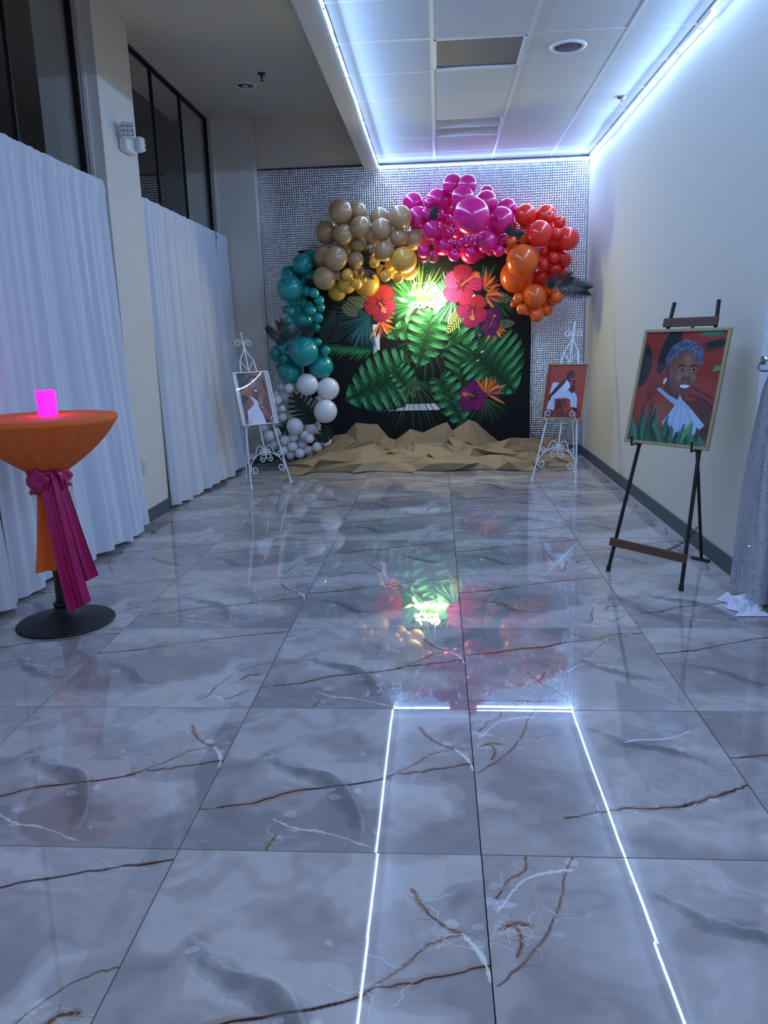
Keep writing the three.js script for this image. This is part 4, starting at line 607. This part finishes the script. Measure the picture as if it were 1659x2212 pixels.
function framed(label, print, w, h, bar, frameMat, easel, lean, y0, zOff, shift, bow) {
  const t = thing('framed_portrait', label, 'framed picture'), a = Math.atan(lean);
  const m = new THREE.Matrix4().makeRotationX(-a); m.setPosition(shift, y0, -y0 * lean + zOff); easel.updateMatrixWorld(); m.premultiply(easel.matrixWorld); m.decompose(t.position, t.quaternion, t.scale);
  for (const s of [-1, 1]) part('frame_rail', rbox(w, bar, 0.018, 0.003, 0, s < 0 ? bar / 2 : h - bar / 2, 0), frameMat, t);
  for (const s of [-1, 1]) part('frame_stile', rbox(bar, h - 2 * bar, 0.018, 0.003, s * (w / 2 - bar / 2), h / 2, 0), frameMat, t);
  part('print', box(-w / 2 + bar, w / 2 - bar, bar, h - bar, -0.006, -0.002), std(0xffffff, 0.5, { map: print }), t);
  part('back_board', box(-w / 2 + 0.004, w / 2 - 0.004, 0.004, h - 0.004, -0.009, -0.0065), M.dark, t);
  part('pane', surface(16, 20, (u, v, o) => o.set((u - 0.5) * (w - 2 * bar), bar + (1 - v) * (h - 2 * bar), 0.001 + bow * Math.sin(Math.PI * u) * Math.sin(Math.PI * v * 0.9 + 0.2))), M.glass, t);
  return t;
}
function spiral(cx, cy, r, a0, turns, dir, z = 0) { const p = [], n = Math.round(10 * turns); for (let i = 0; i <= n; i++) { const q = i / n, a = a0 + dir * q * turns * Math.PI * 2, k = r * (1 - 0.72 * q); p.push(V(cx + Math.cos(a) * k, cy + Math.sin(a) * k, z)); } return p; }
function scrollEasel(label, pos, turn) {
  const t = thing('scroll_easel', label, 'easel', pos, turn), b = 0.32, P = (x, y, z = 0) => V(x, y, -b * y + z), on = (pts) => pts.map((p) => P(p.x, p.y, p.z));
  for (const s of [-1, 1]) {
    part('leg', merge([rod(P(s * 0.208, 0.012), P(s * 0.07, 1.15), 0.0075), new THREE.CylinderGeometry(0.011, 0.015, 0.016, 14).translate(s * 0.208, 0.008, 0)]), M.whiteMetal, t);
    part('shoulder', tube([P(s * 0.07, 1.15), P(s * 0.045, 1.19), P(s * 0.012, 1.245), P(s * 0.003, 1.29)], 0.006), M.whiteMetal, t);
    part('brace', tube([P(s * 0.07, 1.15), P(s * 0.04, 1.11), P(s * 0.012, 1.07), P(0, 1.045)], 0.0045), M.whiteMetal, t);
    part('top_scroll', tube(on([V(s * 0.003, 1.27, 0), V(s * 0.012, 1.31, 0), ...spiral(s * 0.052, 1.312, 0.034, s > 0 ? 2.4 : 0.75, 1.25, -s)]), 0.0045, 60), M.whiteMetal, t);
    part('arch', tube(on([V(s * 0.01, 0.292, 0.004), V(s * 0.07, 0.285, 0.004), V(s * 0.125, 0.25, 0.004), V(s * 0.168, 0.2, 0.004), ...spiral(s * 0.14, 0.15, 0.038, s > 0 ? 0.5 : Math.PI - 0.5, 1.3, -s, 0.004)]), 0.005, 90), M.whiteMetal, t);
    part('side_scroll', tube(on([V(s * 0.012, 0.31, 0.003), V(s * 0.025, 0.345, 0.003), V(s * 0.055, 0.36, 0.003), V(s * 0.085, 0.325, 0.003), V(s * 0.105, 0.275, 0.003), ...spiral(s * 0.135, 0.275, 0.026, s > 0 ? 4.2 : -1.05, 1.3, s, 0.003)]), 0.0042, 90), M.whiteMetal, t);
    part('inner_scroll', tube(on([V(s * 0.008, 0.305, 0.006), ...spiral(s * 0.035, 0.31, 0.022, s > 0 ? Math.PI + 0.6 : -0.6, 1.3, s, 0.006)]), 0.0038, 50), M.whiteMetal, t);
    part('lower_scroll', tube(on([V(s * 0.004, 0.28, 0.006), V(s * 0.05, 0.268, 0.006), ...spiral(s * 0.038, 0.238, 0.027, s > 0 ? 0.9 : Math.PI - 0.9, 1.2, -s, 0.006)]), 0.0038, 60), M.whiteMetal, t);
    part('holder', tube([P(s * 0.14, 0.555, 0), P(s * 0.14, 0.545, 0.03), V(s * 0.14, 0.55, -b * 0.555 + 0.06), V(s * 0.143, 0.6, -b * 0.555 + 0.062), ...spiral(s * 0.115, 0.605, 0.03, s > 0 ? 0.3 : Math.PI - 0.3, 1.2, s).map((p) => p.add(V(0, 0, -b * 0.555 + 0.062)))], 0.0042, 70), M.whiteMetal, t);
  }
  part('centre_rod', rod(P(0, 0.235, 0.001), P(0, 1.41, 0.001), 0.0065), M.whiteMetal, t);
  part('finial', new THREE.SphereGeometry(0.009, 12, 8).translate(0, 1.412, -b * 1.412), M.whiteMetal, t);
  part('collar', rod(P(0, 1.27, 0.001), P(0, 1.305, 0.001), 0.011), M.whiteMetal, t); part('collar', rod(P(0, 0.29, 0.002), P(0, 0.325, 0.002), 0.011), M.whiteMetal, t);
  part('rear_leg', merge([rod(P(0, 1.06, -0.012), V(0, 0.012, -0.55), 0.0065), new THREE.CylinderGeometry(0.01, 0.014, 0.016, 14).translate(0, 0.008, -0.55)]), M.whiteMetal, t);
  return t;
}
const easelA = scrollEasel('white scrolled metal easel beside the curtain and the white balloons', [-1.58, 0, -7.05], Math.atan2(0.631, 0.775));
const easelB = scrollEasel('white scrolled metal easel in front of the sequins by the bare wall', [1.047, 0, -7.0], Math.atan2(-0.495, 0.87));
framed('framed photo of a laughing woman in a white halter top, hand at her cheek', printLaughing(), 0.375, 0.515, 0.012, M.champagne, easelA, 0.32, 0.556, 0.03, 0, 0.004);
framed('framed photo of a person in white seated on a white chair against red', printSeated(), 0.395, 0.515, 0.012, M.gold, easelB, 0.32, 0.556, 0.03, 0, 0.004);
{ // tall black easel
  const t = thing('display_easel', 'tall black metal easel with two brown wooden slats by the bare wall', 'easel', [1.094, 0, -4.053], Math.atan2(-0.768, 0.64)), b = 0.236, P = (x, y, z = 0) => V(x, y, -b * y + z);
  for (const s of [-1, 1]) {
    part('leg', rod(P(s * 0.23, 0.006), P(s * 0.128, 1.46), 0.0105), M.blackMetal, t);
    part('rubber_foot', rod(P(s * 0.231, 0.0), P(s * 0.228, 0.03), 0.013), M.dark, t);
    part('holder', merge([rbox(0.012, 0.008, 0.075, 0.002, s * 0.181, 0.711, -b * 0.711 + 0.035), rbox(0.012, 0.055, 0.006, 0.002, s * 0.181, 0.733, -b * 0.711 + 0.071), rod(P(s * 0.181, 0.7), P(s * 0.18, 0.722), 0.0125)]), M.blackMetal, t);
  }
  const slat = (y, w, name) => { const m = part(name, rbox(w, 0.046, 0.016, 0.003), M.wood, t); m.position.copy(P(0, y, 0.02)); m.rotation.x = -Math.atan(b); };
  slat(1.355, 0.315, 'upper_slat'); slat(0.168, 0.475, 'lower_slat');
  part('rear_leg', rod(P(0, 1.33, -0.01), V(0, 0.012, -0.55), 0.0095), M.blackMetal, t);
  part('rear_foot', rod(V(-0.06, 0.012, -0.55), V(0.05, 0.012, -0.55), 0.01), M.blackMetal, t);
  const links = []; for (let i = 0; i < 26; i++) { const q = i / 25; links.push(new THREE.TorusGeometry(0.0095, 0.0018, 5, 12).rotateY(i % 2 ? Math.PI / 2 : 0).rotateX(1.1).translate(0.0, 0.16 + 0.06 * q - 0.22 * q * (1 - q), -0.05 - 0.46 * q)); }
  part('chain', merge(links), M.blackMetal, t);
  framed('framed close-up photo of a smiling woman in white among green ferns', printCloseUp(), 0.505, 0.622, 0.017, M.gold, t, b, 0.716, 0.036, 0, 0.006);
}

// ---------------------------------------------------------------- cocktail table with cloth, sash and light
{
  const X = -1.83, Z = -3.44, t = thing('cocktail_table', 'tall round cocktail table with a black pedestal in front of the curtain', 'table', [X, 0, Z]);
  const lathe = (pts, n = 48) => new THREE.LatheGeometry(pts.map(([a, b]) => new THREE.Vector2(a, b)), n);
  part('base', lathe([[0, 0], [0.225, 0], [0.229, 0.006], [0.224, 0.012], [0.17, 0.022], [0.11, 0.034], [0.07, 0.052], [0.05, 0.075], [0.044, 0.092], [0, 0.094]], 56), std(0x0d0d0f, 0.5), t);
  part('collar', lathe([[0.036, 0.09], [0.05, 0.092], [0.052, 0.104], [0.036, 0.11]], 32), M.blackMetal, t);
  part('column', new THREE.CylinderGeometry(0.0355, 0.0355, 0.9, 32).translate(0, 0.54, 0), M.blackMetal, t);
  part('top', new THREE.CylinderGeometry(0.325, 0.325, 0.022, 64).translate(0, 0.993, 0), std(0x3a3430, 0.6), t);
  const cl = thing('tablecloth', 'stretched orange cloth gathered under the cocktail table top', 'tablecloth', [X, 0, Z]);
  const orange = std(0xf56c1c, 0.7, { side: THREE.DoubleSide, bumpMap: weave, bumpScale: 0.0003 });
  part('stretched_top', lathe([[0.0, 1.0065], [0.31, 1.0065], [0.33, 1.005], [0.336, 1.0], [0.337, 0.985], [0.332, 0.978]], 96), orange, cl);
  part('gathered_skirt', surface(240, 40, (u, v, o) => {
    const a = u * Math.PI * 2, pl = Math.sin(a * 17 + 2 * Math.sin(a * 3)) * 0.6 + 0.4 * Math.sin(a * 29 + 1), r = 0.333 - (0.333 - 0.066) * (0.62 * v + 0.38 * v * v) + pl * 0.026 * Math.pow(v, 0.8) * (1 - 0.62 * v);
    o.set(Math.cos(a) * r, 0.981 - 0.24 * v, Math.sin(a) * r);
  }), orange, cl);
  part('hanging_skirt', surface(200, 40, (u, v, o) => {
    const a = -Math.PI * 0.05 + u * Math.PI * 2, pl = Math.sin(a * 6 + 0.6) * 0.75 + 0.25 * Math.sin(a * 11 + 2), r = 0.058 + 0.03 * v * v + pl * (0.01 + 0.028 * v);
    o.set(-0.014 * v + Math.cos(a) * r * 0.85, 0.745 - v * (0.47 + 0.02 * Math.cos(a + 2.6)), Math.sin(a) * r * 0.8);
  }), orange, cl);
  const sash = thing('sash', 'magenta satin sash knotted round the neck of the orange tablecloth', 'sash', [X, 0, Z]);
  const satin = phys(0xb00f58, 0.42, { side: THREE.DoubleSide, sheen: 0.4, sheenColor: new THREE.Color(1, 0.4, 0.8), sheenRoughness: 0.4 });
  part('band', surface(80, 16, (u, v, o) => { const a = u * Math.PI * 2, r = 0.085 + 0.007 * Math.sin(v * 15 + a * 2) + 0.008 * Math.sin(Math.PI * v) + 0.01 * Math.max(0, Math.cos(a)); o.set(Math.cos(a) * r, 0.79 - 0.13 * v + 0.02 * Math.cos(a - 0.4) + 0.006 * Math.sin(a * 5), Math.sin(a) * r); }), satin, sash);
  part('knot', surface(40, 28, (u, v, o) => { const a = u * Math.PI * 2, b = v * Math.PI, f = 1 + 0.13 * Math.sin(a * 3 + b * 4) + 0.09 * Math.sin(a * 5 - b * 7); o.set(0.005 + Math.sin(b) * Math.cos(a) * 0.048 * f, 0.735 + Math.cos(b) * 0.062 * f, 0.098 + Math.sin(b) * Math.sin(a) * 0.034 * f); }), satin, sash);
  const loop = (cx, cy, rx, ry, tilt, z) => surface(48, 8, (u, v, o) => { const a = u * Math.PI * 2, x = Math.cos(a) * rx, y = Math.sin(a) * ry; o.set(cx + x * Math.cos(tilt) - y * Math.sin(tilt) + 0.006 * Math.sin(a * 3), cy + x * Math.sin(tilt) + y * Math.cos(tilt), z + (v - 0.5) * 0.06 + 0.01 * Math.sin(a * 2)); });
  part('loop', loop(0.06, 0.72, 0.042, 0.062, 0.35, 0.055), satin, sash);
  const tail = (x0, x1, yb, w0, w1, z0, k) => surface(36, 60, (u, v, o) => {
    const w = w0 + (w1 - w0) * Math.pow(v, 0.7), f = Math.sin(u * 9.4 + k + v * 0.8) * 0.65 + 0.35 * Math.sin(u * 16 + k * 2); o.set(x0 + (x1 - x0) * Math.pow(v, 0.85) + (u - 0.5) * w, 0.755 - v * (0.755 - yb) + (u - 0.5) * 0.05 * v, z0 + 0.03 * Math.sin(v * 2.2) + f * (0.012 + 0.008 * v));
  });
  part('tail', tail(0.035, 0.13, 0.115, 0.075, 0.105, 0.085, 0.4), satin, sash);
  part('tail', tail(0.055, 0.165, 0.235, 0.06, 0.12, 0.05, 2.0), satin, sash);
  const ca = thing('candle_light', 'glowing magenta pillar candle light on the orange tabletop', 'candle', [-1.805, 1.007, -3.46]);
  const glow = std(0xc858c4, 0.5, { emissive: CANDLE_COLOR, emissiveIntensity: CANDLE_GLOW });
  part('candle', surface(40, 20, (u, v, o) => { const a = u * Math.PI * 2, k = v < 0.12 ? v / 0.12 : 1, r = 0.0435 * k, top = 0.118 + 0.004 * Math.sin(a * 2 + 1) + 0.003 * Math.sin(a * 3); o.set(Math.cos(a) * r, v < 0.12 ? top - 0.012 * (1 - k) : top * (1 - (v - 0.12) / 0.88) + 0.001, Math.sin(a) * r); }), glow, ca);
  const pl = new THREE.PointLight(CANDLE_COLOR, CANDLE_LIGHT); pl.position.set(0, 0.07, 0); ca.add(pl);
}
// ---------------------------------------------------------------- curtains
function drape(z0, z1, yTop, xTop, flare, seed, dense = 26, yHem = 0.012, uneven = 0.03) {
  const L = Math.abs(z1 - z0), n = Math.round(L * 150), f = dense;
  return surface(n, 46, (u, v, o) => {
    const s = u * L, near = vnoise(s * 2.1 + seed, 1.3), k = v < 0.035 ? 0.55 : 1, amp = (0.014 + 0.03 * Math.pow(v, 0.8)) * k, ph = s + 0.035 * (vnoise(s * 3 + seed * 2, v * 1.6) - 0.5) * v * 2;
    const fold = Math.sin(ph * f + 3 * near) * 0.5 + 0.3 * Math.sin(ph * f * 1.73 + seed) + 0.35 * (vnoise(ph * f * 0.55, seed) - 0.5) * 2, fine = 0.2 * Math.sin(ph * f * 3.1 + seed * 3) * (1 - v * 0.7);
    const head = v < 0.035 ? 0.012 * Math.sin(Math.PI * v / 0.035) : 0, ruff = v < 0.02 ? 0.008 * (vnoise(s * 45, seed) - 0.2) : 0;
    o.set(xTop + flare(u) * v * v + amp * (fold + fine) + head, yTop + ruff - v * (yTop - yHem - uneven * vnoise(s * 6 + seed, 7)), z0 + (z1 - z0) * u + 0.02 * v * Math.sin(s * 7 + seed) * Math.min(1, u * 12) * Math.min(1, (1 - u) * 12));
  });
}
function hung(label, group, z0, z1, yTop, xTop, flare, seed, dense, pieces) {
  const t = thing('curtain', label, 'curtain', [0, 0, 0], 0, group);
  part('fabric', drape(z0, z1, yTop, xTop, flare, seed, dense), M.sheer, t);
  return t;
}
{
  const g = 'white sheer window curtains';
  hung('white sheer curtain behind the cocktail table, wide panel that meets the pier', g, -5.375, -3.62, 2.4, -2.23, (u) => 0.07 + 0.05 * Math.sin(u * 5), 1.3, 25);
  hung('white sheer curtain behind the cocktail table, panel that runs out of view', g, -3.6, -1.3, 2.4, -2.235, (u) => 0.07 + 0.03 * Math.sin(u * 6), 4.1, 23);
  hung('white sheer curtain between the two piers, wide pleated panel', g, -7.95, -6.0, 2.41, -2.21, (u) => 0.04 + 0.16 * Math.sin(Math.PI * Math.min(1, (1 - u) * 1.15) * 0.75 + 0.1) * (1 - u), 7.7, 28);
  hung('white sheer curtain end, narrow panel at the far pier', g, -8.37, -7.97, 2.41, -2.2, () => 0.1, 9.2, 30);
  const bracket = (x, z) => new THREE.CylinderGeometry(0.018, 0.018, 0.012, 16).rotateX(Math.PI / 2).translate(x, 2.365, z);
  const r1 = thing('curtain_rod', 'thin dark rod carrying the curtains behind the cocktail table', 'curtain rod'); part('bar', rod(V(-2.275, 2.365, -5.38), V(-2.275, 2.365, -1.0), 0.008), M.blackMetal, r1); part('bracket', bracket(-2.275, -5.377), M.blackMetal, r1);
  const r2 = thing('curtain_rod', 'thin dark rod carrying the curtain between the two piers', 'curtain rod'); part('bar', rod(V(-2.25, 2.375, -8.39), V(-2.25, 2.375, -6.01), 0.008), M.blackMetal, r2); part('bracket', bracket(-2.25, -8.39).translate(0, 0.01, 0), M.blackMetal, r2);
}
{ // drapes on the bare wall at the edge of the picture
  const t = thing('curtain', 'white sheer drape on the bare wall behind the silver sequin curtain', 'curtain');
  part('fabric', surface(120, 30, (u, v, o) => { const s = u * 0.9, y = 2.9 * (1 - v) + 0.02; o.set(XR - 0.024 + 0.006 * Math.sin(s * 42) + 0.003 * Math.sin(s * 97), y, -3.93 + s + 0.13 * (1 - v) * 0.9 * (1 - u)); }), M.sheer, t);
  const q = thing('sequin_curtain', 'silver sequin curtain tied back against the bare wall beside the tall easel', 'curtain');
  const dots = grainTexture(256, (u, v, x, y) => { const a = hash(x >> 2, y >> 2); return a; }, 9);
  const rough = grainTexture(128, (u, v, x, y) => 0.1 + 0.9 * hash(x >> 1, (y >> 1) + 9), 14);
  const sq = std(0xd4d6dc, 0.42, { metalness: 0.55, side: THREE.DoubleSide, bumpMap: dots, bumpScale: 0.004, roughnessMap: rough });
  part('fabric', surface(160, 90, (u, v, o) => {
    const y = 2.85 * (1 - v) + 0.05, tie = 1.13, below = y < tie, q2 = below ? (tie - y) / tie : (y - tie) / 1.75, w = below ? 0.13 + 0.3 * Math.pow(q2, 0.7) : 0.13 + 0.75 * Math.pow(q2, 0.75), zc = below ? -3.6 - 0.1 * Math.pow(q2, 0.7) : -3.6 + 0.5 * Math.pow(q2, 0.9);
    const a = 0.012 + 0.02 * Math.min(1, q2 * 2), f = Math.sin(u * 34 + 1.2) * 0.7 + 0.3 * Math.sin(u * 61 + v * 3);
    o.set(XR - 0.085 + a * f * 0.9 - 0.02 * Math.exp(-Math.pow((y - tie) / 0.06, 2)) * -1, y, zc + (u - 0.5) * w + 0.01 * Math.sin(v * 20 + u * 9));
  }), sq, q);
  const sp = new THREE.InstancedMesh(new THREE.CylinderGeometry(0.0032, 0.0032, 0.0006, 6), std(0xeef0f6, 0.12, { metalness: 1 }), 1500), mm = new THREE.Matrix4(), qq = new THREE.Quaternion(), P = q.children[0].geometry.attributes.position;
  for (let i = 0; i < 1500; i++) { const k = Math.floor(rnd() * P.count); mm.compose(V(P.getX(k) - 0.002, P.getY(k), P.getZ(k)), qq.setFromEuler(new THREE.Euler(rr(-0.7, 0.7), rr(-0.7, 0.7), Math.PI / 2 + rr(-0.7, 0.7))), V(1, 1, 1)); sp.setMatrixAt(i, mm); }
  sp.name = 'loose_sequins'; sp.userData.kind = 'stuff'; q.add(sp);
  const h = thing('tieback_hook', 'round curtain tieback hook holding the silver sequin curtain', 'hook', [XR, 1.135, -3.74]);
  part('plate', new THREE.CylinderGeometry(0.022, 0.024, 0.01, 24).rotateZ(Math.PI / 2).translate(-0.07, 0.03, 0), M.chrome, h);
  part('post', rod(V(0, 0.03, 0), V(-0.07, 0.03, 0), 0.006), M.chrome, h);
  part('cord', tube([V(-0.07, 0.03, 0.0), V(-0.1, 0.01, 0.02), V(-0.115, -0.005, 0.07), V(-0.118, -0.01, 0.14), V(-0.1, 0.0, 0.22), V(-0.05, 0.01, 0.23)], 0.0055, 40), std(0x5f6474, 0.4, { metalness: 0.4 }), h);
  const c = thing('white_cloth', 'crumpled white cloth on the floor under the silver sequin curtain', 'cloth', [1.455, 0, -3.62]);
  part('fabric', surface(60, 30, (u, v, o) => { const x = (v - 0.5) * 0.13, z = (u - 0.5) * 0.26, e = Math.min(1, Math.min(u, 1 - u, v, 1 - v) * 6), n = Math.abs(fbm(x * 17 + 3, z * 15, 3) - 0.45) * 2 + 0.35 * Math.abs(Math.sin(z * 38 + x * 25)); o.set(x * (1 + 0.3 * Math.sin(u * 14)), 0.003 + e * 0.065 * n, z); }), phys(0xe4e2ec, 0.9, { side: THREE.DoubleSide }), c);
}

// ---------------------------------------------------------------- small fittings on the pier
{
  const e = thing('emergency_light', 'white twin-head emergency light on the pier above the curtains', 'emergency light', [XL, 2.72, -5.74]);
  part('housing', new RoundedBoxGeometry(0.06, 0.1, 0.2, 3, 0.016).translate(0.032, -0.02, 0), M.plastic, e);
  for (const [s, ty] of [[1, -1.2], [-1, 1.1]]) {
    const h = new THREE.Group(); h.name = 'lamp_head'; h.position.set(0.07, s < 0 ? 0.0 : 0.055, s * 0.085); h.scale.setScalar(1.2); h.rotation.y = ty; e.add(h);
    part('shell', new RoundedBoxGeometry(0.05, 0.085, 0.085, 3, 0.015), M.plastic, h);
    const cells = []; for (let i = 0; i < 3; i++) for (let j = 0; j < 3; j++) cells.push(new THREE.ConeGeometry(0.011, 0.008, 12, 1, true).rotateZ(Math.PI / 2).translate(0.027, (i - 1) * 0.025, (j - 1) * 0.025));
    part('reflector_lamp', merge(cells), M.chrome, h);
  }
  const o = thing('wall_outlet', 'white double wall socket on the pier beside the curtain', 'outlet', [XL, 0.43, -5.55]);
  part('cover_plate', new RoundedBoxGeometry(0.008, 0.115, 0.072, 2, 0.003).translate(0.004, 0, 0), M.plastic, o);
  for (const s of [-1, 1]) part('socket', merge([rbox(0.004, 0.034, 0.03, 0.0015, 0.009, s * 0.027, 0), rbox(0.003, 0.008, 0.0025, 0.0005, 0.0105, s * 0.027 + 0.004, 0.006), rbox(0.003, 0.008, 0.0025, 0.0005, 0.0105, s * 0.027 + 0.004, -0.006)]), std(0xc4c4be, 0.5), o);
}

scene.traverse((o) => {
  if (o.isMesh) { o.castShadow = true; o.receiveShadow = true; }
  if (o.isPointLight || o.isSpotLight) o.castShadow = true;
});
renderer.render(scene, camera);
